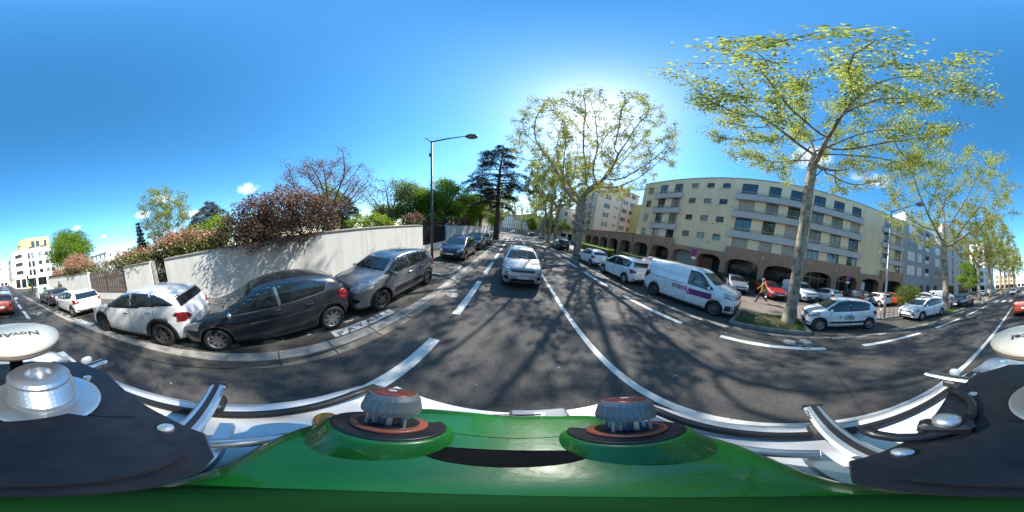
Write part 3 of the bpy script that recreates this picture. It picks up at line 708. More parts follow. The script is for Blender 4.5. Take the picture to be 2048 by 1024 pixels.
place(leafy_tree(71, 10.6, 4.3, 3.9, 3, .25, 30000, 'leaf_green', .18, lob=62), -11.5, -25.0, 0, 0, 1, 'round bright green tree towering over the pink shrubs', GB)
place(leafy_tree(72, 9.9, 3.9, 3.8, 2.5, .22, 20000, 'leaf_green', .2, lob=40), -10.2, 22.5, 0, 0, 1, 'bright green tree behind the street lamp on the build-out', GB)
place(leafy_tree(73, 8.9, 4.0, 3.6, 2.5, .22, 19000, 'leaf_green', .2, lob=40), -12.5, 18.3, 0, 0, 1, 'mid green tree beyond the end of the long wall', GB)
place(leafy_tree(74, 9.0, 3.9, 3.6, 2.5, .22, 14000, 'leaf_bright', .22, lob=34), -9.5, 32, 0, 0, 1, 'yellow-green tree in the garden behind the cedar', GB)
place(leafy_tree(75, 7.6, 1.9, 2.6, 2.5, .15, 4200, 'leaf_bright', .16, lob=20), -15.5, 7.5, 0, 0, 1, 'yellow-green conical tree showing through the bare branches', GB)
place(leafy_tree(77, 8.5, 3.2, 3.2, 2.5, .2, 10000, 'leaf_green', .2, lob=30), 12.5, -34.5, 0, 0, 1, 'fresh green tree behind the sandy bed by the last tall block', GB+' and street')
place(leafy_tree(78, 7.2, 3.0, 2.8, 2, .2, 5000, 'leaf_mid', .22, lob=24), 14.5, 50, 0, 0, 1, 'green tree at the side road mouth near the roadwork screens', GB+' and street')
place(plane_tree('birch_tree', 10.2, 2.9, 2.6, .15, 81, nl=13000, ls=.13, natt=520, leafmat='leaf_birch', barkmat='bark_plane', D=.35, tip=.01), -14.5, -8.3, 0, 0, 1, 'airy pale green birch standing above the hedge', GB)
ft = leafy_tree(76, 9.0, 3.6, 3.6, 2, .22, 9000, 'leaf_green', .26, lob=30)
for i, (x, y, s_, lb) in enumerate(((13.2, 61, 1.0, 'green tree beside the white van at the side road corner'), (7.2, 72, 1.0, 'green tree standing before the pale grey street front'), (-7.5, 66, 1.1, 'green tree on the garden side near the bend'), (-10, 80, 1.2, 'green tree on the garden side at the bend'))):
    o = ft if i == 0 else copy_tree(ft); place(o, x, y, 0, i*1.7, s_, lb, 'green trees near the bend')
bt = leafy_tree(79, 8.2, 4.2, 3.4, 2, .22, 12000, 'leaf_mid', .24, lob=34)
for i, (x, y, s_, lb) in enumerate(((-21, 1, .8, 'dark green background tree far behind the plum bush'), (-22, 12, .62, 'green background tree far behind the bare trees'), (-21, 21, .8, 'green background tree behind the leafy pair'), (-15.5, 28, .95, 'green background tree between leafy pair and cedar'), (-12.5, 41, 1.0, 'green background tree behind the second cedar'), (-22, -10, .75, 'green background tree behind the birch'), (-20, -17, .7, 'low green background tree behind the slatted fence'))):
    o = bt if i == 0 else copy_tree(bt); place(o, x, y, 0, i*1.3, s_, lb, GB)
# conifers
def cedar(seed, h, R_, matn, trunk_r, lo, name='cedar_tree', tiers=13, nl=11000, ls=.2, bark='bark_dark', cone=.9):
    rng = np.random.default_rng(seed); o = empty(name)
    b = MB(); pts = [(.15*math.sin(i*.7), .12*math.cos(i*.9)-.12, h*i/12) for i in range(13)]
    b.tube(pts, [trunk_r*(1.3 if i == 0 else 1)*(1-i/12.6)+.02 for i in range(13)], 10, cap=False)
    P = []
    if cone < .8:                                              # old spreading cedar: separate arching boughs with hanging sprays
        nb = tiers*4
        for k in range(nb):
            fr = (k+rng.uniform(-.6, .6))/nb; fr = min(max(fr, 0), .99); z = lo+(h*.97-lo)*fr; a = k*2.39996+rng.uniform(-.5, .5)
            prof = np.interp(fr, [0, .12, .35, .6, .85, 1], [.55, .8, 1, .82, .5, .16]); L = R_*prof*rng.uniform(.55, 1.12)
            ca, sa = math.cos(a), math.sin(a); up_ = rng.uniform(.05, .28)*L; dr = rng.uniform(.12, .34)*L; bend = rng.uniform(-.25, .25); q = []
            for s in range(7):
                u = s/6; w0 = bend*L*u*u; q.append((ca*L*u-sa*w0, sa*L*u+ca*w0, z+up_*math.sin(u*2.0)-dr*u**2.4))
            b.tube(q, [max(.012, trunk_r*.30*(1-fr*.6)*(1-.88*i/6)) for i in range(7)], 5, cap=False)
            m_ = max(10, int(nl/nb*(L/R_)*1.25)); u = rng.uniform(.22, 1.03, m_)**.75; w_ = rng.normal(size=m_)*.17*L*np.clip(np.sin(np.clip(u, .12, .97)*3.0), .05, 1)**.6+bend*L*u*u
            # tufts gather on side twigs, leaving gaps
            w_ = np.round(w_/(.30))*.30+rng.normal(size=m_)*.08; u2 = np.clip(np.round(u*9)/9+rng.normal(size=m_)*.035, .1, 1.05)
            hang = rng.exponential(.20, m_)*(.5+u2)
            zz = np.interp(u2, np.linspace(0, 1, 7), [p[2] for p in q])+.12-hang
            P.append(np.stack([ca*L*u2-sa*w_, sa*L*u2+ca*w_, zz], 1))
    for t in range(tiers if cone >= .8 else 0):
        z = lo+(h*.985-lo)*t/(tiers-1); fr = t/(tiers-1); rr = R_*((1-fr)**cone*.9+.12)*(1 if t else .8)*(rng.uniform(.72, 1.12) if cone < .8 else 1)
        nb = int(rng.integers(4, 7)) if cone > .8 else int(rng.integers(5, 9)); a0 = rng.uniform(0, 6.3)
        for k in range(nb):
            a = a0+k*6.283/nb+rng.uniform(-.35, .35); L = rr*rng.uniform(.55, 1.1); rise = rng.uniform(-.02, .16)*L*(1 if fr > .25 else .3)
            ca, sa = math.cos(a), math.sin(a); q = []
            for s in range(6):
                u = s/5; q.append((ca*L*u+.05*rng.normal(), sa*L*u+.05*rng.normal(), z+rise*math.sin(u*2.2)-.06*L*u*u))
            b.tube(q, [max(.012, trunk_r*.26*(1-fr*.7)*(1-.85*i/5)) for i in range(6)], 5, cap=False)
            m_ = max(8, int(nl/(tiers*5.2)*L/R_*1.9)); u = rng.uniform(.28, 1.0, m_)**.8; w_ = rng.normal(size=m_)*.15*L*np.sin(np.clip(u, .1, .97)*3.0)**.6
            zz = np.interp(u, np.linspace(0, 1, 6), [p[2] for p in q])+rng.uniform(-.16, .12, m_)
            P.append(np.stack([ca*L*u-sa*w_, sa*L*u+ca*w_, zz], 1))
    b.build('trunk', bark, o, world=False, smooth=True)
    P = np.concatenate(P); P = np.repeat(P, 3, 0)+rng.normal(size=(len(P)*3, 3))*np.array([.13, .13, .05])
    V, F = leaves(P, ls, flat_=.65 if cone >= .8 else .2, aspect=.28, rng=rng, droop=0 if cone >= .8 else .7); np_mesh('crown', V, F, matn, o)
    return o
place(cedar(91, 19.5, 6.8, 'needle_dark', .52, 6.0, tiers=13, nl=15000, ls=.27, cone=.5), -3.5, 30.2, .1, 0, 1, 'huge dark cedar with layered branches standing at the kerb', GB)
place(cedar(92, 14, 4.5, 'needle_dark', .3, 4.5, tiers=10, nl=7000, ls=.28, cone=.55), -7.9, 36, 0, 0, 1, 'second dark cedar half hidden behind the huge one', GB)
place(cedar(93, 8.3, 3.4, 'needle_blue', .2, 2.5, tiers=9, nl=7500, ls=.22, cone=.6), -18.5, -4.6, 0, 0, 1, 'grey-blue cedar peeping over the yellow-green bush', GB)
place(cedar(94, 6.7, 1.2, 'needle_dark', .12, 1.2, name='fir_tree', tiers=15, nl=6000, ls=.16, cone=1.0), -13.2, -11.0, 0, 0, 1, 'small dark pointed fir beside the birch', GB)
place(cedar(95, 6.4, 2.4, 'needle_dark', .16, 3.6, name='pine_tree', tiers=6, nl=2600, ls=.22, cone=.5), -16, 9.5, 0, 0, 1, 'dark umbrella-shaped pine seen between the bare branches', GB)
# shrubs
def shrub(seed, lobes, nl, matn, ls=.1, name='shrub', mat2=None, frac=.3, twigs=0, stem=True):
    """lobes: (x, y, z, r) blobs in local coordinates"""
    rng = np.random.default_rng(seed); o = empty(name); P = []; tot = sum(l[3]**2 for l in lobes)
    b = MB()
    for (x, y, z, r_) in lobes:
        n = int(nl*r_*r_/tot); q = rng.normal(size=(n, 3)); q /= np.linalg.norm(q, axis=1)[:, None]
        nz = 1+.28*np.sin(q[:, 0]*5+seed)*np.cos(q[:, 1]*4.3+q[:, 2]*5.1)
        q *= (rng.uniform(.45, 1.06, (n, 1))**.7)*nz[:, None]*r_; P.append(q+np.array([x, y, z]))
        b.tube([(-.55, y*.9, 0), (-.5, y, z*.55), (min(x, -.1)-.15, y, z*.9), (x, y, z)], [.05, .04, .03, .012], 5, cap=False)
        for _ in range(twigs):
            d = rng.normal(size=3); d[2] = abs(d[2])+.5; d /= np.linalg.norm(d); e = np.array([x, y, z])+d*r_*rng.uniform(1.1, 1.55)
            b.tube([(x, y, z), e], [.012, .004], 4, cap=False); k = 14; u = rng.uniform(.55, 1, (k, 1)); P.append(np.array([x, y, z])*(1-u)+e*u+rng.normal(size=(k, 3))*.06)
    tag(b.build('stem', 'bark_twig', o, world=False), kind='stuff')
    P = np.concatenate(P)
    sel = rng.random(len(P)) < (frac if mat2 else 0)
    if mat2:                                                     # young shoots sit on the outside of the bush
        zz = P[:, 2]+rng.normal(size=len(P))*.25; sel = zz > np.quantile(zz, 1-frac)
    V, F = leaves(P[~sel], ls, rng=rng); np_mesh('foliage', V, F, matn, o)
    if mat2: V, F = leaves(P[sel], ls*1.1, rng=rng); np_mesh('foliage', V, F, mat2, o)
    return o
GS = 'shrubs along the garden wall'
place(shrub(101, [(.25, -2.5, 3.0, .85), (.15, -1.4, 3.5, 1.05), (.35, -.3, 3.6, 1.05), (.3, .8, 3.55, 1.0), (.2, 1.7, 3.3, .85), (.75, -1.6, 2.7, .7), (.75, -.4, 2.75, .75), (.7, .7, 2.8, .7), (.0, 2.2, 2.9, .6)], 30000, 'leaf_plum', .075, 'plum_bush', 'leaf_rust', .2, 5), -7.75, 1.5, 0, 0, 1, 'large dark purple bush spilling over the white wall', GS, 'bush')
place(shrub(102, [(0, -.5, 2.6, .7), (.1, .4, 2.8, .7)], 4200, 'leaf_olive', .10, 'shrub', 'leaf_rust', .35, 2), -8.2, 14.0-2.6, 0, 0, 1, 'rust-tipped shrub at the end of the long white wall', GS, 'bush')
place(shrub(103, [(0, -.7, 3.1, .95), (0, .5, 3.6, .85), (0, .0, 2.6, .8)], 6000, 'leaf_bright', .11), -9.6, -2.6, 0, 0, 1, 'glowing yellow-green bush beside the purple bush', GS, 'bush')
lob = []
for k in range(9): lob.append((random.uniform(-.2, .5), -4+k*1.0, 2.35+.25*math.sin(k*1.3)+(.12*k if k < 5 else .5), .85))
place(shrub(104, lob, 15000, 'leaf_olive', .11, 'shrub', 'leaf_pink', .22, 1), -8.35, -6.4, 0, 0, 1, 'olive green hedge with pink shoots over the slatted fence', GS, 'bush')
place(shrub(105, [(0, -3.4, 2.8, .9), (.4, -2.3, 3.4, 1.1), (.4, -1.0, 3.6, 1.2), (.5, .4, 3.4, 1.15), (.5, 1.6, 3.0, .95), (.9, -1.2, 2.7, .7), (.9, .2, 2.7, .7), (.2, 2.6, 2.6, .7)], 17000, 'leaf_olive', .11, 'shrub', 'leaf_pink', .58, 1), -8.5, -15.8, 0, 0, 1, 'big pink-leaved shrub above the far white wall', GS, 'bush')
place(shrub(106, [(0, -2.4, 2.7, .9), (.2, -1.0, 2.8, .9), (0, .6, 2.6, .9), (0, 2., 2.4, .8)], 7000, 'leaf_plum', .11, 'shrub', 'leaf_pink', .35, 1), -8.5, -22.5, 0, 0, 1, 'dull pink and purple shrub at the far end of the white wall', GS, 'bush')
place(shrub(107, [(0, 0, .9, .75), (0, .1, 1.8, .7), (0, -.05, 2.5, .5)], 3600, 'leaf_olive', .10, 'shrub', 'leaf_rust', .15), -8.25, -5.2, 0, 0, 1, 'bushy green plant filling the narrow gap in the wall', GS, 'bush')
place(shrub(108, [(0, -4, 2.4, 1.0), (0, -2, 2.7, 1.1), (0, 0, 2.6, 1.1), (0, 2.2, 2.9, 1.1), (0, 4.2, 2.6, 1.0), (0, 6, 2.6, 1.0)], 9000, 'leaf_plum', .13, 'shrub', 'leaf_mid', .3), -8.9, 17.5, 0, 0, 1, 'dark shrubbery over the railing behind the blue compact van', GS, 'bush')
place(shrub(109, [(0, -1, 2.9, .9), (.1, .3, 3.1, .9), (0, 1.5, 2.8, .8)], 4200, 'leaf_plum', .13, 'shrub', 'leaf_rust', .5), -8.6, 26.5, 0, 0, 1, 'rusty red shrub over the wall near the cedar trunk', GS, 'bush')
place(shrub(110, [(0, -1.2, 2.4, 1.0), (0, .4, 2.7, 1.0), (0, 1.6, 2.4, .9)], 5000, 'leaf_mid', .12, 'shrub', 'leaf_bright', .3), -10.2, 8.6, 0, 0, 1, 'low green shrub under the bare branches', GS, 'bush')
place(shrub(111, [(0, 0, 1.25, 1.15), (0, -.8, 1.1, .95), (0, .8, 1.15, 1.0), (-.6, 0, 1.0, .9)], 9500, 'leaf_mid', .08, 'round_bush'), 12.4, -14.4, 0, 0, 1.15, 'clipped round green bush beside the red car', 'shrubs on the shop side', 'bush')
def hedge(name, x, y0, y1, hgt, wd, nl, label, matn='leaf_hedge'):
    rng = np.random.default_rng(int(abs(y0)*10)+5); o = empty(name, (x, (y0+y1)/2, 0), label=label, cat='hedge', group='clipped hedges in front of the arcade')
    n = nl; s = rng.integers(0, 3, n); q = rng.uniform(-.5, .5, (n, 3)); f = np.where(rng.random(n) < .5, -.5, .5)
    for k in range(3): q[s == k, k] = f[s == k]
    P = q*np.array([wd, y1-y0, hgt])+np.array([0, 0, hgt/2]); P += rng.normal(size=P.shape)*.05
    V, F = leaves(P, .09, rng=rng); np_mesh('foliage', V, F, matn, o)
    b = MB(); b.box((0, 0, hgt*.46), (wd*.86, y1-y0-.1, hgt*.86)); b.build('stem', 'leaf_hedge', o, world=False)
hedge('hedge', 18.2, 6.5, 13, 1.15, .8, 5000, 'dark clipped hedge behind the white van'); hedge('hedge', 18.2, -3.4, 5.6, 1.15, .8, 6000, 'dark clipped hedge behind the red car and silver car')
hedge('hedge', 18.2, -12, -4.6, 1.1, .8, 5000, 'dark clipped hedge behind the little white hatchback'); hedge('hedge', 13.6, 20, 30, 1.2, 1.0, 5000, 'clipped hedge in front of the low arcade', 'leaf_green')
hedge('hedge', 15.6, 14.5, 19.5, 1.1, .9, 3500, 'clipped hedge by the arches behind the white minivan')

# ------------------------------------------------------------------ buildings
WR = random.Random(12)
class Facade:
    """a vertical wall plane: o origin (bottom corner), u horizontal unit vector, outward normal n; window openings are cut through it"""
    def __init__(s, root, o, u, width, height, wallmat, name='wall', reveal=.16, zb=0.):
        s.root, s.o, s.u = root, Vector(o), Vector(u).normalized(); s.n = s.u.cross(Vector((0, 0, 1))); s.w, s.h, s.mat, s.name, s.rv = width, height, wallmat, name, reveal; s.open = []; s.zb = zb
    def P(s, a, z, d=0): return s.o + s.u*a + Vector((0, 0, z)) + s.n*d
    def slab(s, mb, a0, a1, z0, z1, d0, d1, mi=None):
        q = [s.P(a, z, d) for d in (d0, d1) for a, z in ((a0, z0), (a1, z0), (a1, z1), (a0, z1))]
        return mb.add(q, [(3, 2, 1, 0), (4, 5, 6, 7), (0, 1, 5, 4), (1, 2, 6, 5), (2, 3, 7, 6), (3, 0, 4, 7)], mi)
    def part(s, name, m_, a0, a1, z0, z1, d0, d1, parent=None):
        b = MB(); s.slab(b, a0, a1, z0, z1, d0, d1); return b.build(name, m_, parent or s.root)
    def window(s, a, z, w_, h_, frame='frame_white', kind='two', shut=None, sill=True, name='window', fill='pane'):
        a0, a1, z0, z1 = a-w_/2, a+w_/2, z-h_/2, z+h_/2; s.open.append((a0, a1, z0, z1)); t = .05; d = -s.rv
        b = MB()
        s.slab(b, a0, a0+t, z0, z1, d, d+.05); s.slab(b, a1-t, a1, z0, z1, d, d+.05); s.slab(b, a0+t, a1-t, z0, z0+t, d, d+.05); s.slab(b, a0+t, a1-t, z1-t, z1, d, d+.05)
        if kind == 'two': s.slab(b, a-t*.6, a+t*.6, z0+t, z1-t, d, d+.048)
        win = b.build(name, frame, s.root)
        b = MB(); s.slab(b, a0+.01, a1-.01, z0+.01, z1-.01, d-.03, d+.015); b.build('pane', 'pane_curtain' if fill == 'pane' and WR.random() < .3 else fill, win)
        if shut:
            k = shut if isinstance(shut, float) else 1.0
            b = MB(); s.slab(b, a0+.015, a1-.015, z1-(h_-.02)*k, z1-.01, d+.055, d+.075); b.build('roller_shutter', 'shutter', win)
        if sill:
            b = MB(); s.slab(b, a0-.06, a1+.06, z0-.07, z0, d+.02, .07); b.build('sill', s.mat, win)
        return win
    def build(s):
        us = sorted({0., s.w, *[x for q in s.open for x in q[:2]]}); zs = sorted({s.zb, s.h, *[x for q in s.open for x in q[2:]]})
        b = MB()
        for i in range(len(us)-1):
            for j in range(len(zs)-1):
                ca, cz = (us[i]+us[i+1])/2, (zs[j]+zs[j+1])/2
                if any(a0 < ca < a1 and z0 < cz < z1 for a0, a1, z0, z1 in s.open): continue
                b.add([s.P(us[i], zs[j]), s.P(us[i+1], zs[j]), s.P(us[i+1], zs[j+1]), s.P(us[i], zs[j+1])], [(0, 1, 2, 3)])
        for a0, a1, z0, z1 in s.open:
            f_ = [s.P(a0, z0), s.P(a1, z0), s.P(a1, z1), s.P(a0, z1)]; k_ = [p-s.n*(s.rv+.06) for p in f_]
            b.add(f_+k_, [(i, 4+i, 4+(i+1) % 4, (i+1) % 4) for i in range(4)])
        return b.build(s.name, s.mat, s.root)
def hull(root, x0, x1, y0, y1, z0, z1, m_, roof='roof_dark', skip='', ov=.0):
    """the remaining outer walls and the roof of a block"""
    b = MB()
    if 'W' not in skip: b.add([(x0, y0, z0), (x0, y1, z0), (x0, y1, z1), (x0, y0, z1)], [(3, 2, 1, 0)])
    if 'E' not in skip: b.add([(x1, y0, z0), (x1, y1, z0), (x1, y1, z1), (x1, y0, z1)], [(0, 1, 2, 3)])
    if 'S' not in skip: b.add([(x0, y0, z0), (x1, y0, z0), (x1, y0, z1), (x0, y0, z1)], [(0, 1, 2, 3)])
    if 'N' not in skip: b.add([(x0, y1, z0), (x1, y1, z0), (x1, y1, z1), (x0, y1, z1)], [(3, 2, 1, 0)])
    b.build('outer_wall', m_, root)
    b = MB(); b.box(((x0+x1)/2, (y0+y1)/2, z1+.08), (x1-x0+ov, y1-y0+ov, .16)); b.build('roof', roof, root)

# ---- the long beige block with the brown shop arcade
bd = empty('apartment_block', (26, 1, 0), label='long beige apartment block with grey balcony bands and brown arched shop arcade', cat='building')
Y0 = 22.3                                                      # a = Y0 - y, running towards -y; normal faces the street
F = Facade(bd, (20, Y0, 0), (0, -1, 0), Y0+20.9, 14.35, 'beige', zb=3.55)
A = lambda y: Y0-y
rows = (5.2, 7.65, 10.25, 12.8)
random.seed(5)
for i, z in enumerate(rows):
    F.window(A(20.6), z, 1.15, 1.35, 'frame_white', 'two', shut=(1.0 if i == 1 else None))
    for y in (17.7, 14.9): F.window(A(y), z-.05 if i else z, 1.45, 1.65 if i else 1.35, 'frame_dark', 'two', sill=False)
    for y in (12.1, 9.7, 7.4): F.window(A(y), z+.28, 1.1, .82, 'frame_dark', 'one')
    for y, w_ in ((4.2, 2.1), (.9, 1.6), (-1.9, 1.6)):
        F.window(A(y), z-.05, w_, 1.7 if i else 1.35, 'frame_dark', 'two', shut=random.choice([None, None, 1.0, .5, 1.0]) if (i, y) != (3, .9) else None, sill=False)
    for y in (-5.1, -7.95, -10.8):
        F.window(A(y), z-.05, 1.65, 1.7 if i else 1.35, 'frame_dark', 'two', shut=random.choice([None, None, 1.0, None]), sill=False)
    for y in (-17.0, -19.7): F.window(A(y), z-.05, 1.45, 1.7 if i else 1.35, 'frame_dark', 'two', shut=random.choice([None, 1.0, .6]), sill=False)
F.build()
hull(bd, 20, 33, -20.9, Y0, 0, 14.35, 'beige', skip='W')
b = MB(); F.slab(b, -.05, F.w+.05, 14.35, 14.47, -.3, .06); b.build('cornice', 'coping', bd)
for i, z in enumerate((6.2, 8.85, 11.4)):                         # balcony bands with rails
    for y0, y1 in ((19.0, 13.75), (5.75, -3.35), (-4.3, -12.0), (-15.9, -20.9)):
        bal = F.part('balcony_band', 'band_grey', A(y0), A(y1), z-.42, z+.42, .0, .42)
        b = MB(); F.slab(b, A(y0), A(y1), z+.40, z+.44, .02, .46); b.build('band_cap', 'coping', bal)
        b = MB(); F.slab(b, A(y0)-.06, A(y1)+.06, z+.72, z+.77, .36, .41)
        k = A(y0)+.2
        while k < A(y1): F.slab(b, k, k+.03, z+.43, z+.74, .37, .40); k += 1.3
        b.build('balcony_rail', 'rail_metal', bal)
for z0, z1 in ((4.45, 5.95), (6.95, 8.4), (9.6, 10.95), (12.1, 13.6)):   # paler panels between the windows of the balcony bays
    for y in (2.55, -.5, -6.5, -9.4, 16.3):
        F.part('infill_panel', 'beige_panel', A(y)-.62, A(y)+.62, z0, z1, .0, .025)
for y in (12.9, -11.0, -14.2):
    b = MB(); b.box((23, y, 15.1), (.9, 1.1, 1.5)); b.box((23, y, 15.9), (1.1, 1.3, .12)); b.build('chimney', 'beige', bd)
for i in range(10):
    y, z = random.choice((13.2, 8.6, 6.4, -13.2)), 4.6+2.6*(i % 4); F.part('wall_vent', 'frame_dark', A(y)+.2*i % .5, A(y)+.2*i % .5+.12, z, z+.12, 0, .03)
def arcade(root, x, bays, fill_seed):
    """bays: (y_start, y_end, top, kind); y_start > y_end"""
    rnd = random.Random(fill_seed)
    for (ya, yb, top, kind) in bays:
        w_ = ya-yb; pier = .38; a0, a1 = ya-pier, yb+pier; n = 14; spring, rise = 2.35, .75
        b = MB(); arch = []
        for i in range(n+1):
            t = i/n; y = a0+(a1-a0)*t; arch.append((y, spring+rise*math.sqrt(max(0, 1-(2*t-1)**2))**.8))
        xf, xb = x-.5, x+.9
        for i in range(n):
            (y0, z0), (y1, z1) = arch[i], arch[i+1]
            b.add([(xf, y0, z0), (xf, y1, z1), (xf, y1, top), (xf, y0, top)], [(0, 1, 2, 3)]); b.add([(xf, y0, z0), (xb, y0, z0), (xb, y1, z1), (xf, y1, z1)], [(0, 1, 2, 3)])
        b.add([(xf, ya, top), (xf, yb, top), (x+.02, yb, top), (x+.02, ya, top)], [(0, 1, 2, 3)])
        for s, e in ((ya, a0), (a1, yb)):
            b.add([(xf, s, 0), (xf, e, 0), (xf, e, top), (xf, s, top)], [(0, 1, 2, 3)]); 
        for y in (a0, a1): b.add([(xf, y, 0), (xb, y, 0), (xb, y, spring), (xf, y, spring)], [(0, 1, 2, 3)])
        bay = b.build('arcade_bay', 'terracotta', root)
        b = MB(); b.box((x+1.6, (ya+yb)/2, 2.1), (.05, w_, 4.2)); b.build('back_wall', 'shop_dark', bay)
        if kind == 'shop':
            b = MB(); m_ = max(2, round(w_/1.5))
            for i in range(m_+1): b.box((x+.98, a0+(a1-a0)*i/m_, 1.5), (.07, .06, 3.0))
            for z in (.3, 2.35): b.box((x+.98, (a0+a1)/2, z), (.06, a0-a1, .08))
            b.build('shopfront_frame', 'frame_dark' if rnd.random() < .6 else 'rail_metal', bay)
            b = MB(); b.box((x+1.02, (a0+a1)/2, 1.6), (.02, a0-a1, 3.1)); b.build('shop_window', 'shop_glass', bay)
        elif kind == 'door':
            b = MB(); b.box((x+.9, (a0+a1)/2+.9, 1.3), (.08, 2.0, 2.6)); b.build('door', 'wood_door', bay)
        elif kind == 'white':
            b = MB(); b.box((x+.3, (a0+a1)/2+1.0, 1.25), (.06, 1.0, 2.5)); b.build('door', 'shutter_white', bay)
        elif kind == 'wall':
            b = MB(); b.box((x+.7, (a0+a1)/2, 1.6), (.1, a0-a1, 3.2)); b.build('infill_wall', 'shutter', bay)
arcade(bd, 20, [(22.3, 18.0, 4.5, 'open'), (18.0, 13.7, 4.5, 'shop'), (13.7, 9.7, 3.65, 'wall'), (9.7, 5.7, 3.65, 'door'), (5.7, .9, 4.5, 'shop'), (.9, -3.6, 4.5, 'shop'), (-3.9, -8.3, 4.6, 'shop'), (-8.3, -12.1, 4.6, 'shop'), (-12.1, -16.0, 3.75, 'white'), (-16.0, -20.9, 4.6, 'open')], 3)
b = MB(); b.box((19.62, -3.75, 1.9), (.2, .3, 3.8)); b.build('pilaster', 'terracotta', bd)
def lantern(root, x, y, z):
    b = MB(); b.tube([(x, y, z+.1), (x-.3, y, z+.28), (x-.36, y, z+.2)], .02, 6); l = b.build('lantern', 'metal_dark', root)
    b = MB(); b.lathe([(.10, -.2), (.16, .08), (.17, .1), (.05, .24), (.02, .3)], 6, (x-.36, y, z)); b.build('lantern_glass', 'lantern_glass', l)
for y, z in ((18.0, 3.6), (13.7, 3.55), (9.7, 3.5), (5.7, 3.6), (.9, 3.6), (-3.9, 3.5), (-8.3, 3.6), (-12.1, 3.4), (-16, 3.5)): lantern(bd, 19.48, y, z)
# low arcade wing running on ahead of the block
wg = empty('arcade_wing', (24, 33, 0), label='low single-storey brown arcade with dark arches ahead of the beige block', cat='building')
arcade(wg, 20, [(42.5, 38.6, 4.5, 'open'), (38.6, 34.5, 4.5, 'open'), (34.5, 30.4, 4.5, 'shop'), (30.4, 26.4, 4.5, 'open'), (26.4, 22.45, 4.5, 'shop')], 8)
hull(wg, 20.9, 29, 22.5, 42.5, 0, 4.5, 'terracotta', roof='coping', skip='W'); 
b = MB(); b.box((20.2, 32.4, 4.54), (1.6, 20.4, .1)); b.build('parapet', 'terracotta', wg)
for y in (38.6, 34.5, 30.4, 26.4): lantern(wg, 19.48, y, 3.55)

# ---- cream gable-ended block behind it
cb = empty('apartment_block', (30, 52, 0), label='cream six-storey block whose windowed gable end rises behind the low arcade', cat='building')
F = Facade(cb, (21.8, 43.5, 0), (1, 0, 0), 15.6, 20.0, 'cream_wall')
for i in range(6):
    z = 4.4+2.9*i
    for a, k in ((3.6, 'shut'), (7.0, 'small'), (10.3, 'shut'), (13.2, 'shut')):
        if k == 'small':
            for da in (-.35, .35): F.window(a+da, z+.2, .5, .75, 'frame_white', 'one')
        else:
            F.window(a, z, .95, 1.45, 'frame_white', 'two', sill=True)
            for sg in (-1, 1): F.part('shutter_leaf', 'shutter_brown', a+sg*.75-.24, a+sg*.75+.24, z-.72, z+.72, .0, .05)
F.build()
b = MB(); F.slab(b, 8.7, 8.85, .5, 19.8, 0, .12); b.build('downpipe', 'fence_brown', cb)
F2 = Facade(cb, (21.8, 60.5, 0), (0, -1, 0), 17.0, 20.0, 'cream_wall', 'street_wall')
for i in range(6):
    z = 4.4+2.9*i
    for a in (2.5, 5.5, 9.5, 13.8):
        F2.window(a, z, 1.3, 1.7, 'frame_dark', 'two')
    for a in (2.5, 9.5, 13.8):
        bl = F2.part('balcony', 'pale_wall', a-1.3, a+1.3, z-1.0, z-.86, 0, .9)
        b = MB()
        for k in range(14): F2.slab(b, a-1.28+k*.195, a-1.26+k*.195, z-.86, z+.05, .85, .88)
        F2.slab(b, a-1.3, a+1.3, z+.05, z+.1, .84, .89); b.build('balcony_rail', 'metal_dark', bl)
F2.build(); hull(cb, 21.8, 37.4, 43.5, 60.5, 0, 20.0, 'cream_wall', skip='SW', roof='roof_tile', ov=.7)
for x, y in ((30, 44.6), (27, 46), (33.5, 45.4)):
    b = MB(); b.box((x, y, 21), (.7, .9, 1.9)); b.lathe([(.14, 21.9), (.12, 22.5)], 8, (x, y-.2, 0)); b.lathe([(.14, 21.9), (.12, 22.4)], 8, (x, y+.2, 0)); b.build('chimney', 'roof_tile', cb)
# ochre building glimpsed in the slot between the two
ob = empty('ochre_building', (40, 38, 0), label='strip of sunlit ochre building in the slot between beige and cream blocks', cat='building')
hull(ob, 34, 44, 36, 42, 0, 15.5, 'yellow_wall', roof='roof_tile')
# ---- pale blocks further along the street
def simple_block(name, label, x0, x1, y0, y1, h, m_, roof, face='W', fh=2.9, wsp=2.7, win=(1.1, 1.5), base='shop_dark', frame='frame_white', shut=False, group=None):
    o = empty(name, ((x0+x1)/2, (y0+y1)/2, 0), label=label, cat='building', group=group)
    for s in face:
        fo, fu, fw = {'W': ((x0, y1, 0), (0, -1, 0), y1-y0), 'E': ((x1, y0, 0), (0, 1, 0), y1-y0), 'S': ((x0, y0, 0), (1, 0, 0), x1-x0), 'N': ((x1, y1, 0), (-1, 0, 0), x1-x0)}[s]
        F = Facade(o, fo, fu, fw, h, m_); n = max(1, int(fw/wsp)); fl = max(1, int((h-3.4)/fh+.4))
        for i in range(fl):
            for k in range(n):
                a = fw*(k+.5)/n; z = 3.4+fh*(i+.5)
                if z+win[1]/2 > h-.2: continue
                F.window(a, z, win[0], win[1], frame, 'two', sill=False)
                if shut:
                    for sg in (-1, 1): F.part('shutter_leaf', 'shutter_brown' if shut is True else shut, a+sg*(win[0]/2+.2)-.2, a+sg*(win[0]/2+.2)+.2, z-win[1]/2, z+win[1]/2, 0, .04)
        if base:
            for k in range(n): F.window(fw*(k+.5)/n, 1.45, fw/n*.74, 2.5, 'frame_dark', 'two', sill=False, name='shopfront', fill='shop_glass')
        F.build()
    hull(o, x0, x1, y0, y1, 0, h, m_, roof, skip=face, ov=.5)
    return o
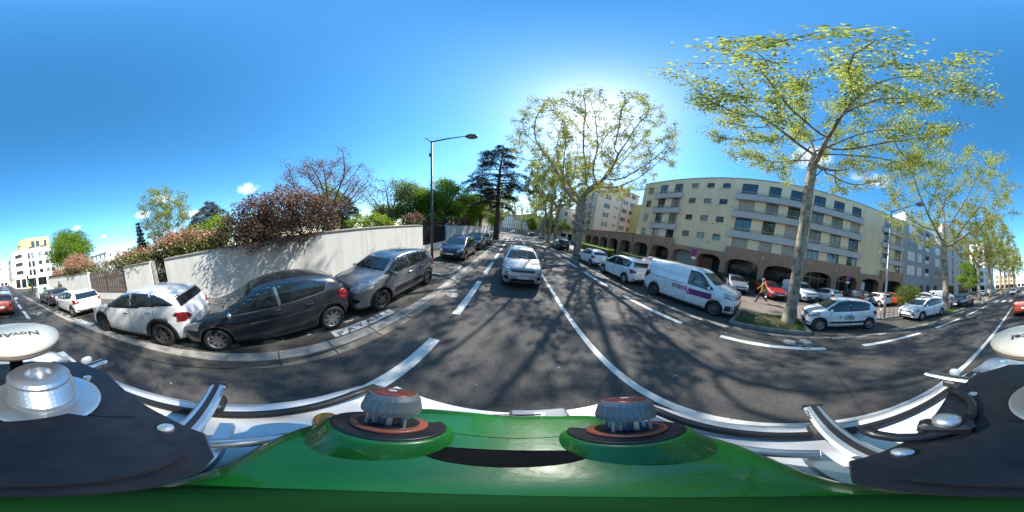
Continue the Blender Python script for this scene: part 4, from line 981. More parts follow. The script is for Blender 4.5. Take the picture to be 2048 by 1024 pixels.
simple_block('white_house', 'pale grey-white house with slim windows beside the cream block', 17.5, 27, 63, 74, 13.0, 'pale_wall', 'roof_dark', 'WS', wsp=2.4)
simple_block('corner_house', 'small cream house with shutters at the side road corner', 14.5, 20.5, 76, 84, 8.5, 'cream_wall', 'roof_tile', 'WS', wsp=2.6, shut=True)
fr = [(9.5, 78, 'grey_light', 9.5), (4.5, 91, 'cream_wall', 8.5), (-1.5, 103, 'pale_wall', 10.5), (-8.5, 115, 'ochre_wall', 12.5), (-17, 128, 'cream_wall', 13)]
nm = ['pale grey three-storey street front with dark shopfronts at the bend', 'low cream street front second along the bend', 'pale street front with blue-grey windows at the bend', 'ochre street front farther along the bend', 'cream street front closing the view at the bend']
for i, (x, y, m_, h) in enumerate(fr):
    o = empty('street_front', (x, y, 0), label=nm[i], cat='building', group='far street fronts at the bend')
    x2, y2 = (fr[i+1][0], fr[i+1][1]) if i < 4 else (-30, 141)
    u = Vector((x-x2, y-y2, 0)); L = u.length
    F = Facade(o, (x2, y2, 0), u, L-.05, h, m_); n = 5
    for k in range(n):
        for fl in range(3): F.window(L*(k+.5)/n, 4.6+2.8*fl, 1.2, 1.5, 'frame_dark', 'two', sill=False)
        F.window(L*(k+.5)/n, 1.5, 1.9, 2.5, 'frame_dark', 'two', sill=False, fill='shop_glass', name='shopfront')
    F.build(); b = MB(); F.slab(b, 0, L, 0, h, -9, -.3); b.build('rear_block', m_, o); b = MB(); F.slab(b, -.1, L+.1, h, h+.18, -9.2, .4); b.build('roof', 'roof_tile', o)
simple_block('far_house', 'tall pale house on the garden side at the far bend', -30, -16, 78, 96, 12, 'ochre_wall', 'roof_tile', 'SE', base=None)
# ---- grey block and tall slab after the beige block
gb = empty('apartment_block', (26, -28, 0), label='blue-grey apartment block with white shutters next to the beige block', cat='building')
F = Facade(gb, (20.1, -20.95, 0), (0, -1, 0), 15.2, 14.6, 'grey_wall')
for i, z in enumerate((5.45, 8.2, 10.95, 13.5)):
    for y, k in ((-23.6, 'd'), (-26.3, 's'), (-29.0, 'l'), (-33.4, 'd')):
        a = -20.95-y
        if k == 'l':
            F.window(a, z, 1.5, 1.75, 'frame_white', 'one', sill=False, fill='shop_dark', name='loggia')
            F.part('loggia_parapet', 'shutter_white', a-.74, a+.74, z-.86, z-.1, -.1, -.04)
        else:
            w_ = 2.2 if k == 'd' else 1.5; F.window(a, z, w_, 1.85, 'frame_white', 'two', sill=False)
            for sg in (-1, 1):
                if (i+int(-y)) % 4 != 1: F.part('shutter_leaf', 'shutter_white', a+sg*w_/4-w_/4+.04, a+sg*w_/4+w_/4-.04, z-.88, z+.88, -.09, -.04)
for a in (3, 6, 8.5, 11.5): F.window(a, 1.5, 1.3, 2.3, 'frame_dark', 'one', sill=False, fill='shop_glass', name='shopfront')
F.build(); hull(gb, 20.1, 33, -36.15, -20.95, 0, 14.6, 'grey_wall', skip='W')
b = MB(); b.box((24.6, -29, 16.2), (7, 13, 3.0)); b.build('penthouse', 'white_wall', gb)
tb = empty('apartment_tower', (26, -46, 0), label='taller pale slab block with narrow vertical window strips behind the third plane tree', cat='building')
F = Facade(tb, (19.9, -36.2, 0), (0, -1, 0), 19.5, 19.5, 'grey_light')
for i in range(6):
    z = 4.4+2.6*i
    for a, w_, h_ in ((1.6, .9, 2.0), (5.2, 1.0, 2.1), (8.0, .5, .7), (11.2, 1.9, 1.7), (15.5, .9, 2.0), (18.2, .9, 1.6)):
        F.window(a, z, w_, h_, 'frame_dark', 'two' if w_ > 1 else 'one', sill=False, shut=(.5 if (i+int(a)) % 3 == 0 else None))
F.window(3.6, 1.5, 4.4, 2.6, 'frame_dark', 'two', sill=False, fill='shop_glass', name='entrance'); F.window(13, 1.6, 8, 2.5, 'frame_dark', 'two', sill=False, fill='shop_glass', name='shopfront')
b = MB(); F.slab(b, 8.5, 17.5, 3.0, 3.2, 0, 1.4); b.build('canopy', 'grey_wall', tb)
F.build(); hull(tb, 19.9, 33, -55.7, -36.2, 0, 19.5, 'grey_light', skip='W')
simple_block('far_tower', 'white balconied tower glimpsed through the far plane trees', 17, 30, -84, -66, 21, 'white_wall', 'roof_dark', 'WN', wsp=3.0, win=(1.6, 1.6))
simple_block('far_house', 'low red-brown building closing the street beyond the far traffic', 9, 22, -128, -112, 9, 'ochre_wall', 'roof_tile', 'WN', wsp=3)
simple_block('far_house', 'white building closing the street far behind us', -4, 8.5, -150, -140, 11, 'white_wall', 'roof_tile', 'N', wsp=3)
# ---- white corner building with the yellow attic
wb = empty('corner_building', (-12, -60, 0), label='white modern corner building with a yellow attic storey', cat='building')
pts = [(-17.5, -50.4), (-7.6, -52.5), (-4.3, -57.0), (-4.3, -78.0)]     # front wall facing us, chamfer, wall along the street
H = 12.6
for q in range(3):
    (xa, ya), (xb_, yb_) = pts[q+1], pts[q]
    u = Vector((xb_-xa, yb_-ya, 0)); L = u.length; F = Facade(wb, (xa, ya, 0), u, L, H, 'white_wall')
    for fl in range(3):
        z = 5.0+2.75*fl
        if q == 0:
            for a in (1.0+.6, 2.9): F.window(a, z, .8, 2.0, 'frame_dark', 'one', sill=False)
            for a in (5.2, 7.4, 9.0): F.window(a, z+.2, 1.2, 1.3, 'frame_dark', 'two', sill=False)
        elif q == 1:
            F.window(L/2, z, 3.6, 2.0, 'frame_dark', 'two', sill=False, name='loggia', fill='shop_dark'); F.part('loggia_rail', 'band_grey', L/2-1.8, L/2+1.8, z-1.0, z-.15, -.05, .02)
        else:
            for k in range(7): F.window(L*(k+.5)/7, z, .9, 1.9, 'frame_dark', 'one', sill=False)
    n = max(2, int(L/3))
    for k in range(n): F.window(L*(k+.5)/n, 1.7, L/n*.82, 2.9, 'frame_dark', 'two', sill=False, fill='shop_glass', name='shopfront')
    F.build()
b = MB(); poly = pts+[(-17.5, -78)]; b.prism(poly, H-.05, H+.35); b.build('roof', 'white_wall', wb)
b = MB(); b.prism([(-17.5, -50.45), (-17.5, -78), (-17.6, -78), (-17.6, -50.45)], 0, H); b.build('outer_wall', 'white_wall', wb)
at = [(-17, -53.0), (-9.2, -54.6), (-7.2, -57.5), (-7.2, -72), (-17, -72)]
b = MB(); b.prism(at, H+.3, H+4.4); att = b.build('attic', 'yellow_wall', wb)
for x, w_ in ((-15.6, .9), (-13, 1.2), (-11.4, 1.2)):
    b = MB(); b.box((x, -53.0-(x+17)*.205+.02, H+2.2), (w_, .1, 2.1), rad(-11.6)); b.build('window', 'pane', att)
for x in (-14.5, -10.8):
    b = MB(); b.box((x, -52.0-(x+17)*.2, H+.75), (2.2, .04, .9), rad(-11.6)); b.build('terrace_rail', 'metal_dark', wb)
simple_block('rear_block', 'pale block with a yellow roof peeking over the pink shrubs behind the slatted fence', -46, -38, -62, -50, 9.0, 'white_wall', 'yellow_wall', 'NE', base=None, wsp=3)
for i, (y, m_, h, lb) in enumerate(((-96, 'ochre_wall', 14, 'ochre terrace house next after the white corner building'), (-112, 'cream_wall', 15, 'cream terrace house farther down the street behind us'), (-130, 'pale_wall', 13, 'pale terrace house at the far end of the street behind us'))):
    simple_block('terrace_house', lb, -18, -4.8, y, y+15.5, h, m_, 'roof_tile', 'EN', shut=True, group='terrace houses down the street')

# ------------------------------------------------------------------ cars
def smooth_tab(tab, t, wd=.10):
    s = 0
    for k, q in ((-1, .22), (-.5, .56/2), (0, 0), (.5, .56/2), (1, .22)): s += q*interp(tab, t+k*wd) if q else 0
    return s
def clip_half(poly, a, b, c):
    """keep the side a*x+b*y<=c"""
    out = []
    for i in range(len(poly)):
        p, q = poly[i], poly[(i+1) % len(poly)]; dp, dq = a*p[0]+b*p[1]-c, a*q[0]+b*q[1]-c
        if dp <= 0: out.append(p)
        if dp*dq < 0: t = dp/(dp-dq); out.append((p[0]+(q[0]-p[0])*t, p[1]+(q[1]-p[1])*t))
    return out
def shrink(poly, d):
    n = len(poly); a = sum(poly[i][0]*poly[(i+1) % n][1]-poly[(i+1) % n][0]*poly[i][1] for i in range(n)); sg = 1 if a > 0 else -1; out = []
    for i in range(n):
        p0, p, p1 = Vector(poly[i-1]), Vector(poly[i]), Vector(poly[(i+1) % n]); e0 = (p-p0).normalized(); e1 = (p1-p).normalized()
        n0 = Vector((-e0.y, e0.x))*sg; n1 = Vector((-e1.y, e1.x))*sg; bs = n0+n1; bs = bs/max(.35, bs.length_squared/2)
        out.append(tuple(p+bs*d))
    return out
class Decal:
    """panels that follow a body: an outline drawn in a side, front, rear or top view is projected on to the body surface"""
    def __init__(s, V, F): s.bvh = BVHTree.FromPolygons([Vector(v) for v in V], F)
    def hit(s, view, a, b_):
        if view == 'L': o, d = Vector((-4, a, b_)), Vector((1, 0, 0))
        elif view == 'R': o, d = Vector((4, a, b_)), Vector((-1, 0, 0))
        elif view == 'F': o, d = Vector((a, 6, b_)), Vector((0, -1, 0))
        elif view == 'B': o, d = Vector((a, -6, b_)), Vector((0, 1, 0))
        else: o, d = Vector((a, b_, 5)), Vector((0, 0, -1))
        l, n, i, dist = s.bvh.ray_cast(o, d)
        if l is None: return None
        if n.dot(d) > 0: n = -n
        return l, n, dist
    def patch(s, mb, view, poly, off=.004, res=.07, skirt=.012, mi=None, jump=.22):
        pts = []; n = len(poly)
        for i in range(n):
            p, q = Vector(poly[i]), Vector(poly[(i+1) % n]); k = max(1, int((q-p).length/res))
            for j in range(k): pts.append(p+(q-p)*j/k)
        m_ = len(pts); xs = [p.x for p in pts]; ys = [p.y for p in pts]; inner = []
        def inside(x, y):
            c = False
            for i in range(n):
                (x0, y0), (x1, y1) = poly[i], poly[(i+1) % n]
                if (y0 > y) != (y1 > y) and x < (x1-x0)*(y-y0)/(y1-y0)+x0: c = not c
            return c
        x = min(xs)+res*.5
        while x < max(xs):
            y = min(ys)+res*.5
            while y < max(ys):
                if inside(x, y) and min((Vector((x, y))-p).length for p in pts) > res*.45: inner.append(Vector((x, y)))
                y += res
            x += res
        try: V, E, Fc, *_ = delaunay_2d_cdt(pts+inner, [], [list(range(m_))], 1, 1e-5)
        except Exception: return
        H = [s.hit(view, v.x, v.y) for v in V]; idx = {}; vs = []; fs = []; cnt = {}
        for f_ in Fc:
            if any(H[i] is None for i in f_): continue
            dd = [H[i][2] for i in f_]
            if max(dd)-min(dd) > jump: continue
            for i in f_:
                if i not in idx: idx[i] = len(vs); vs.append(H[i][0]+H[i][1]*off)
            fs.append([idx[i] for i in f_])
            for k in range(3):
                e = (f_[k], f_[(k+1) % 3]); cnt[tuple(sorted(e))] = cnt.get(tuple(sorted(e)), [])+[e]
        out = []
        for f_ in fs:
            a, b_, c = (vs[i] for i in f_); nn = (b_-a).cross(c-a); i0 = [k for k, v in idx.items() if v == f_[0]][0] if False else None
            ref = {'L': (-1, 0, 0), 'R': (1, 0, 0), 'F': (0, 1, 0), 'B': (0, -1, 0)}.get(view, (0, 0, 1))
            out.append(tuple(f_) if nn.dot(Vector(ref)) >= 0 else tuple(f_[::-1]))
        if skirt:
            for e in cnt.values():
                if len(e) == 1:
                    i, j = e[0]; k = len(vs); vs.append(H[i][0]-H[i][1]*skirt); vs.append(H[j][0]-H[j][1]*skirt); out.append((idx[i], idx[j], k+1, k))
        if vs: mb.add(vs, out, mi)
def ell(cx, cy, rx, ry, n=16): return [(cx+rx*math.cos(6.28318*i/n), cy+ry*math.sin(6.28318*i/n)) for i in range(n)]
def wheel_parts(root, x, y, r, side, style, rimmat, wd=.2):
    """tyre and rim; side = +1 for the right"""
    b = MB(); w2 = wd/2
    b.lathe([(r*.66, -w2+.01), (r*.70, -w2), (r*.94, -w2+.006), (r*.99, -w2*.7), (r, -w2*.3), (r, w2*.3), (r*.99, w2*.7), (r*.94, w2-.006), (r*.70, w2), (r*.66, w2-.01)], 28, (0, 0, 0), 'X', closed=True)
    b.lathe([(r*.68, -w2*.35), (r*.68, w2*.35)], 20, (0, 0, 0), 'X', mi=1)
    t = b.build('wheel', ['tyre', 'car_gap'], root, world=False, smooth=True); t.location = (x, y, r)
    b = MB(); R_ = r*.69; xo = side*(w2-.022)
    def ringx(r0, r1, xa, xb_): b.lathe([(r0, xa), (r1, xb_)], 28, (0, 0, 0), 'X', closed=True)
    ringx(R_*.9, R_, xo-side*.02, xo); ringx(R_, R_*1.01, xo, xo-side*.03); b.lathe([(R_*.23, xo-side*.03), (R_*.2, xo-side*.004), (.004, xo)], 14, (0, 0, 0), 'X')
    if style == 'cap':
        b.lathe([(R_*.95, xo-side*.012), (R_*.6, xo+side*.004), (R_*.3, xo+side*.01), (.005, xo+side*.012)], 28, (0, 0, 0), 'X')
        for k in range(9):
            g = 6.283*k/9; b.box((xo+side*.006, R_*.72*math.cos(g), R_*.72*math.sin(g)), (.012, .035, .075), 0, ('X', g-1.57), mi=1)
    elif style == 'steel':
        b.lathe([(R_*.92, xo-side*.03), (R_*.62, xo-side*.045), (R_*.45, xo-side*.01), (R_*.2, xo-side*.005), (.005, xo-side*.005)], 24, (0, 0, 0), 'X')
        for k in range(8):
            g = 6.283*k/8; b.box((xo-side*.036, R_*.7*math.cos(g), R_*.7*math.sin(g)), (.012, .05, .035), 0, ('X', g), mi=1)
    else:
        ns, tw = style
        for k in range(ns):
            for dv in ((-tw, tw) if tw else (0,)):
                g = 6.283*(k+dv)/ns; c, s_ = math.cos(g), math.sin(g); h0, h1 = R_*.16, R_*.93; w0 = .022 if ns > 7 else .03; w1 = w0*(1.35 if not tw else .8)
                P = []
                for (rr, ww, xx) in ((h0, w0, xo-side*.002), (h1, w1, xo-side*.014)):
                    for q in (-1, 1): P.append((xx, rr*c-q*ww*s_, rr*s_+q*ww*c))
                P += [(p[0]-side*.03, p[1], p[2]) for p in P]
                b.add(P, [(0, 1, 3, 2), (4, 6, 7, 5), (0, 4, 5, 1), (2, 3, 7, 6), (1, 5, 7, 3), (0, 2, 6, 4)])
    b.build('rim', [rimmat, 'car_gap'], t, world=False)
    return t
CARS = {}
def T(base, **k): d = dict(base); d.update(k); return d
# t runs from the front bumper to the rear, z is height
HATCH = dict(L=3.97, W=1.74, wb=2.54, fo=.83, r=.315, tumble=.33,
    top=[(0, .50), (.03, .63), (.12, .72), (.4, .83), (.98, .96), (1.80, 1.37), (2.15, 1.445), (2.6, 1.46), (3.1, 1.42), (3.5, 1.345), (3.62, 1.30), (3.82, .98), (3.92, .84), (3.97, .52)],
    belt=[(0, .72), (.9, .92), (2.2, .975), (3.3, 1.04), (3.97, 1.02)], dlo=[(1.02, .98), (1.78, 1.32), (2.3, 1.395), (2.95, 1.375), (3.36, 1.25), (3.28, 1.08), (2.2, .995), (1.3, .945)],
    pillars=[2.25], ws=(1.02, 1.76), rw=(3.60, 3.80), clad=None, style=(9, 0), rim='alloy', head=None, grille=None, doors=[1.25, 2.27, 3.0])
SPEC = {
 'hatch_a': T(HATCH, style=(8, .16), surround='chrome', mirror='chrome'),
 'hatch_b': T(HATCH, L=3.99, W=1.75, top=[(0, .55), (.03, .74), (.09, .86), (.32, .96), (.92, 1.04), (1.62, 1.42), (1.95, 1.495), (2.5, 1.515), (3.1, 1.48), (3.56, 1.41), (3.70, 1.34), (3.86, 1.05), (3.95, .86), (3.99, .55)], belt=[(0, .75), (.9, .96), (2.2, 1.01), (3.3, 1.07), (3.99, 1.05)],
    dlo=[(1.03, 1.045), (1.64, 1.37), (2.2, 1.44), (2.9, 1.425), (3.44, 1.31), (3.36, 1.10), (2.2, 1.045), (1.3, 1.015)], style=(5, .18), rim='alloy_dark', clad=.05, pillars=[2.2, 3.02], fog=True, r=.325),
 'crossover': T(HATCH, L=4.28, W=1.77, wb=2.57, fo=.87, r=.345, tumble=.38,
    top=[(0, .58), (.03, .74), (.12, .84), (.45, .95), (1.18, 1.06), (1.98, 1.45), (2.35, 1.53), (2.8, 1.545), (3.4, 1.49), (3.8, 1.41), (3.92, 1.36), (4.10, 1.05), (4.2, .9), (4.28, .55)],
    belt=[(0, .8), (1.1, 1.02), (2.5, 1.07), (3.6, 1.17), (4.28, 1.12)], dlo=[(1.25, 1.07), (1.98, 1.39), (2.5, 1.47), (3.15, 1.445), (3.62, 1.30), (3.9, 1.18), (3.3, 1.14), (2.4, 1.085), (1.5, 1.045)],
    pillars=[2.42, 3.2], ws=(1.22, 1.94), rw=(3.90, 4.08), clad=.085, style=(5, .2), rim='alloy_dark', doors=[1.45, 2.42, 3.3]),
 'city_b': T(HATCH, L=3.94, W=1.74, wb=2.56, fo=.78, r=.31, top=[(0, .5), (.03, .66), (.12, .78), (.42, .90), (.95, .99), (1.7, 1.38), (2.05, 1.46), (2.5, 1.475), (3.1, 1.44), (3.52, 1.38), (3.62, 1.33), (3.80, .98), (3.9, .84), (3.94, .5)], pillars=[2.2, 3.02], style='cap', rim='hubcap', clad=None),
 'city_rear': T(HATCH, L=3.62, W=1.65, wb=2.49, fo=.56, r=.305, tumble=.34,
    top=[(0, .52), (.03, .70), (.1, .82), (.28, .92), (.72, 1.04), (1.42, 1.46), (1.8, 1.54), (2.3, 1.555), (2.9, 1.51), (3.25, 1.42), (3.40, 1.25), (3.52, .98), (3.6, .75), (3.62, .5)],
    belt=[(0, .75), (.7, .95), (2.0, .99), (3.1, 1.04), (3.62, 1.0)], dlo=[(.86, 1.02), (1.42, 1.40), (1.9, 1.475), (2.6, 1.465), (3.08, 1.33), (3.0, 1.07), (2.0, 1.01), (1.1, .98)], pillars=[1.98], ws=(.76, 1.38), rw=(3.22, 3.48), style=(5, .22), rim='alloy', doors=[.98, 1.98, 2.6], strip=True),
 'small': T(HATCH, L=3.44, W=1.63, wb=2.34, fo=.66, r=.28, tumble=.34, top=[(0, .5), (.03, .65), (.12, .78), (.35, .88), (.72, .98), (1.42, 1.38), (1.75, 1.45), (2.2, 1.465), (2.8, 1.42), (3.12, 1.34), (3.32, .98), (3.40, .8), (3.44, .5)],
    belt=[(0, .72), (.7, .92), (2.0, .98), (2.9, 1.03), (3.44, 1.0)], dlo=[(.82, .98), (1.42, 1.32), (1.9, 1.395), (2.5, 1.38), (2.9, 1.24), (2.8, 1.06), (1.9, .99), (1.1, .95)], pillars=[1.9], ws=(.76, 1.38), rw=(3.10, 3.29), style='cap', rim='hubcap', doors=[.98, 1.95, 2.6]),
 'electric': T(HATCH, L=4.08, W=1.73, wb=2.59, fo=.84, r=.32, top=[(0, .52), (.03, .68), (.12, .80), (.38, .92), (.85, 1.02), (1.75, 1.46), (2.15, 1.55), (2.6, 1.565), (3.2, 1.51), (3.62, 1.41), (3.75, 1.34), (3.93, 1.0), (4.03, .84), (4.08, .5)], belt=[(0, .75), (.9, .96), (2.2, 1.0), (3.4, 1.1), (4.08, 1.05)],
    dlo=[(1.0, 1.03), (1.75, 1.40), (2.3, 1.48), (3.0, 1.46), (3.5, 1.30), (3.35, 1.14), (2.2, 1.03), (1.3, 1.0)], pillars=[2.25, 3.0], ws=(.92, 1.70), rw=(3.72, 3.90), style='cap', rim='hubcap'),
 'estate': T(HATCH, L=4.58, W=1.80, wb=2.73, fo=.87, r=.32, top=[(0, .5), (.03, .64), (.12, .74), (.45, .85), (1.15, .97), (1.95, 1.38), (2.3, 1.455), (2.9, 1.475), (3.8, 1.45), (4.2, 1.40), (4.28, 1.36), (4.45, 1.0), (4.54, .85), (4.58, .5)],
    belt=[(0, .72), (1.0, .92), (2.4, .97), (4.0, 1.03), (4.58, 1.0)], dlo=[(1.2, .98), (1.95, 1.33), (2.5, 1.40), (3.6, 1.385), (4.12, 1.29), (4.05, 1.08), (2.5, .995), (1.5, .945)], pillars=[2.45, 3.35], ws=(1.18, 1.92), rw=(4.27, 4.42), doors=[1.45, 2.45, 3.4], style=(5, .2)),
 'minivan': T(HATCH, L=4.20, W=1.77, wb=2.62, fo=.84, r=.32, tumble=.30, top=[(0, .52), (.03, .70), (.12, .82), (.38, .94), (.85, 1.04), (1.70, 1.50), (2.1, 1.59), (2.6, 1.61), (3.4, 1.57), (3.82, 1.50), (3.92, 1.44), (4.06, 1.05), (4.15, .88), (4.2, .5)],
    belt=[(0, .78), (.9, .97), (2.2, .99), (3.6, 1.06), (4.2, 1.03)], dlo=[(1.0, 1.05), (1.70, 1.43), (2.3, 1.52), (3.3, 1.50), (3.75, 1.36), (3.7, 1.12), (2.3, 1.02), (1.25, 1.0)], pillars=[2.28, 3.1], ws=(.92, 1.66), rw=(3.90, 4.04), style='cap', rim='hubcap', doors=[1.2, 2.28, 3.15]),
 'suv': T(HATCH, L=4.38, W=1.84, wb=2.64, fo=.88, r=.355, top=[(0, .6), (.03, .8), (.12, .92), (.45, 1.02), (1.15, 1.10), (1.95, 1.55), (2.35, 1.64), (2.9, 1.655), (3.7, 1.61), (4.02, 1.54), (4.10, 1.48), (4.27, 1.08), (4.34, .9), (4.38, .55)],
    belt=[(0, .85), (1.0, 1.06), (2.4, 1.1), (3.8, 1.19), (4.38, 1.12)], dlo=[(1.25, 1.12), (1.95, 1.48), (2.5, 1.57), (3.5, 1.545), (3.95, 1.40), (3.85, 1.22), (2.5, 1.12), (1.5, 1.09)], pillars=[2.45, 3.3], ws=(1.2, 1.92), rw=(4.08, 4.25), clad=.06, doors=[1.45, 2.45, 3.35], style=(5, .2)),
 'panel_van': T(HATCH, L=4.96, W=1.92, wb=3.27, fo=.88, r=.335, tumble=.16, top=[(0, .55), (.03, .82), (.10, 1.0), (.30, 1.12), (.92, 1.27), (1.72, 1.80), (2.1, 1.89), (2.6, 1.905), (4.6, 1.90), (4.85, 1.87), (4.91, 1.8), (4.95, 1.2), (4.96, .5)],
    belt=[(0, .95), (.9, 1.13), (2.2, 1.14), (4.96, 1.14)], dlo=[(1.08, 1.16), (1.75, 1.70), (1.95, 1.74), (2.28, 1.74), (2.28, 1.14), (1.3, 1.10)], pillars=[], ws=(.98, 1.70), rw=None, style='steel', rim='alloy_dark', doors=[1.2, 2.36, 3.5], van=True),
 'small_van': T(HATCH, L=4.21, W=1.83, wb=2.70, fo=.86, r=.32, tumble=.20, top=[(0, .55), (.03, .78), (.10, .95), (.35, 1.07), (.92, 1.19), (1.62, 1.68), (1.95, 1.79), (2.5, 1.82), (3.8, 1.80), (4.08, 1.75), (4.15, 1.68), (4.2, 1.1), (4.21, .5)],
    belt=[(0, .9), (.9, 1.07), (2.2, 1.09), (4.21, 1.12)], dlo=[(1.05, 1.1), (1.65, 1.6), (1.85, 1.64), (2.2, 1.64), (2.2, 1.09), (1.3, 1.06)], pillars=[], ws=(.98, 1.60), rw=None, style='steel', rim='hubcap', doors=[1.15, 2.26, 3.2], van=True),
}
def car_proto(model, bodymat, lod=0):
    """returns an Empty with all the parts; front towards +y, origin on the ground at the middle"""
    key = (model, bodymat)
    if key in CARS: return copy_tree(CARS[key])
    S = SPEC[model]; L, W, r = S['L'], S['W'], S['r']; Y = lambda t: L/2-t
    bot = [(0, .34), (.06, .24), (.25, .20), (L*.5, .19), (L-.35, .22), (L-.08, .30), (L, .42)]
    van = S.get('van')
    plan = [(0, .60), (.04, .74), (.12, .85), (.3, .93), (.6, .975), (1.1, 1.0), (L-1.0, 1.0), (L-.45, .975), (L-.16, .925), (L-.05, .85), (L, .72)]
    if van: plan = [(0, .62), (.04, .78), (.12, .88), (.35, .95), (.7, .985), (1.1, 1.0), (L-.5, 1.0), (L-.12, .985), (L-.03, .955), (L, .90)]
    ts = [0, .012, .03, .06, .10, .16, .24, .34]; t = .46
    while t < L-.4: ts.append(t); t += .105
    ts += [L-.36, L-.28, L-.21, L-.15, L-.10, L-.06, L-.03, L-.012, L]
    V = []; rings = []
    for t in ts:
        zt = smooth_tab(S['top'], t, .07) if .12 < t < L-.1 else interp(S['top'], t); zb = interp(bot, t); w_ = W/2*interp(plan, t); bz = min(interp(S['belt'], t), zt-.05); g = max(0, zt-bz-.05); k = min(1, g/.3)
        wt = w_*.955-.035-S['tumble']*g
        h = [(w_*.80, zb), (w_*.93, zb+.03), (w_*.982, zb+.12 if zb+.12 < bz else (zb+bz)/2), (w_, zb+(bz-zb)*.46), (w_*.995, zb+(bz-zb)*.72), (w_*.972, bz-.012), (w_*.952-.01*k, bz+.014+.05*g)]
        p7 = h[-1]; p9 = (wt, zt-.014-.05*k)
        h += [((p7[0]+p9[0])/2+.016*k, (p7[1]+p9[1])/2), p9, (wt-.05-.03*k, zt-.007-.008*k), (wt*.55, zt+.004), (0, zt+.012)]
        h = [(0, zb)]+h
        ring = [(x, Y(t), z) for x, z in h]+[(-x, Y(t), z) for x, z in h[-2:0:-1]]
        rings.append((len(V), len(ring))); V += ring
    n = rings[0][1]; F_ = []
    for a in range(len(ts)-1):
        for j in range(n): F_.append((a*n+j, (a+1)*n+j, (a+1)*n+(j+1) % n, a*n+(j+1) % n))
    F_.append(tuple(range(n))); F_.append(tuple(range(len(V)-1, len(V)-n-1, -1)))
    D_ = Decal(V, F_)
    root = empty('car')
    me = bpy.data.meshes.new('body'); me.from_pydata(V, [], F_); me.materials.append(MATS[bodymat]); me.materials.append(MATS['car_gap'])
    me.polygons.foreach_set('use_smooth', [True]*len(me.polygons)); bm = bmesh.new(); bm.from_mesh(me); bmesh.ops.recalc_face_normals(bm, faces=bm.faces); bm.to_mesh(me); bm.free()
    body = link('body', me, root)
    yf, yr = Y(S['fo']), Y(S['fo']+S['wb'])
    cb_ = MB()
    for y in (yf, yr):
        for sx in (-1, 1):
            k = len(cb_.v); cb_.lathe([(r+.055, sx*(W/2-.30)), (r+.055, sx*(W/2+.3))], 32, (0, y, r+.005), 'X', mi=1)
    cut = cb_.build('wheel_well', [bodymat, 'car_gap'])
    bm = bmesh.new(); bm.from_mesh(cut.data); bmesh.ops.recalc_face_normals(bm, faces=bm.faces); bm.to_mesh(cut.data); bm.free()
    md = body.modifiers.new('cut', 'BOOLEAN'); md.object = cut; md.operation = 'DIFFERENCE'; md.solver = 'EXACT'
    dg = bpy.context.evaluated_depsgraph_get(); nm = bpy.data.meshes.new_from_object(body.evaluated_get(dg))
    body.modifiers.clear()
    if len(nm.polygons) > 300: body.data = nm; nm.name = 'body'
    bpy.data.objects.remove(cut)
    def part(name, mt, *patches, parent=root, smooth=True):
        b = MB()
        for p in patches:
            D_.patch(b, p[0], p[1], *(p[2:]))
        if b.f: return b.build(name, mt, parent, world=False, smooth=smooth)
    yz = lambda pl: [(Y(t), z) for t, z in pl]
    # side windows, cut by the pillars
    dl = S['dlo']; cuts = [-9]+S['pillars']+[99]
    for sd in 'LR':
        for i in range(len(cuts)-1):
            q = clip_half(dl, -1, -.12 if i else 0, -(cuts[i]+.03+.12) if i else 99); q = clip_half(q, 1, .12 if cuts[i+1] < 90 else 0, cuts[i+1]-.03+.12 if cuts[i+1] < 90 else 99)
            if len(q) > 2: part('window', 'car_glass', (sd, yz(q), .005))
        part('window_surround', S.get('surround', 'car_plastic'), (sd, yz(shrink(dl, -.022 if S.get('surround') else -.028)), .0015, .08, .006))
    # windscreen and rear window
    def glass(name, t0, t1, view):
        z0 = interp(S['top'], t0)+.02; z1 = interp(S['top'], t1)-.03; w0 = W/2*.80; g1 = max(0, interp(S['top'], t1)-interp(S['belt'], t1)-.05); w1 = W/2*.955-.035-S['tumble']*g1-.085
        part(name, 'car_glass', (view, [(-w0, z0), (w0, z0), (w1+.02, (z0*.35+z1*.65)), (w1, z1), (-w1, z1), (-w1-.02, (z0*.35+z1*.65))], .005, .07, .012, None, .35))
    glass('windscreen', *S['ws'], 'F')
    if S['rw']: glass('rear_window', S['rw'][1], S['rw'][0], 'B')
    else:
        z0, z1 = 1.18, interp(S['top'], L-.4)-.2
        for sx in (-1, 1): part('rear_window', 'car_glass', ('B', [(sx*.08, z0), (sx*.74, z0), (sx*.72, z1), (sx*.08, z1)], .004))
    zh = interp(S['top'], .35); zn = interp(S['top'], .10)
    # front: lamps, grille, intake, plate
    for sx, sd in ((-1, 'L'), (1, 'R')):
        part('headlight', 'headlamp', ('F', [(sx*W*.27, zn-.10), (sx*W*.36, zn-.16), (sx*W*.475, zn-.10), (sx*W*.47, zn+.06), (sx*W*.40, zn+.05), (sx*W*.30, zn-.03)],   .011, .04, .012, None, .8),
             (sd, yz([(.10, zn-.13), (.34, zn-.02), (.60, zn+.11), (.42, zn+.10), (.12, zn+.02)]), .011, .04))
        if S.get('fog') or model == 'electric': part('fog_lamp', 'car_gap', ('F', ell(sx*W*.37, .50, .10, .07), .006, .04))
        else: part('fog_lamp', 'car_plastic', ('F', ell(sx*W*.37, .40, .085, .045), .005, .04))
        zr = .86 if not van else .95; hi = .14 if not van else .30
        part('taillight', 'taillamp', ('B', [(sx*W*.30, zr-.03), (sx*W*.475, zr-hi*.7), (sx*W*.47, zr+hi), (sx*W*.36, zr+hi*.55)], .012, .04, .012, None, .8), (sd, yz([(L-.03, zr-hi*.6), (L-.40, zr+hi*.5), (L-.34, zr+hi), (L-.08, zr+hi)]), .012, .04))
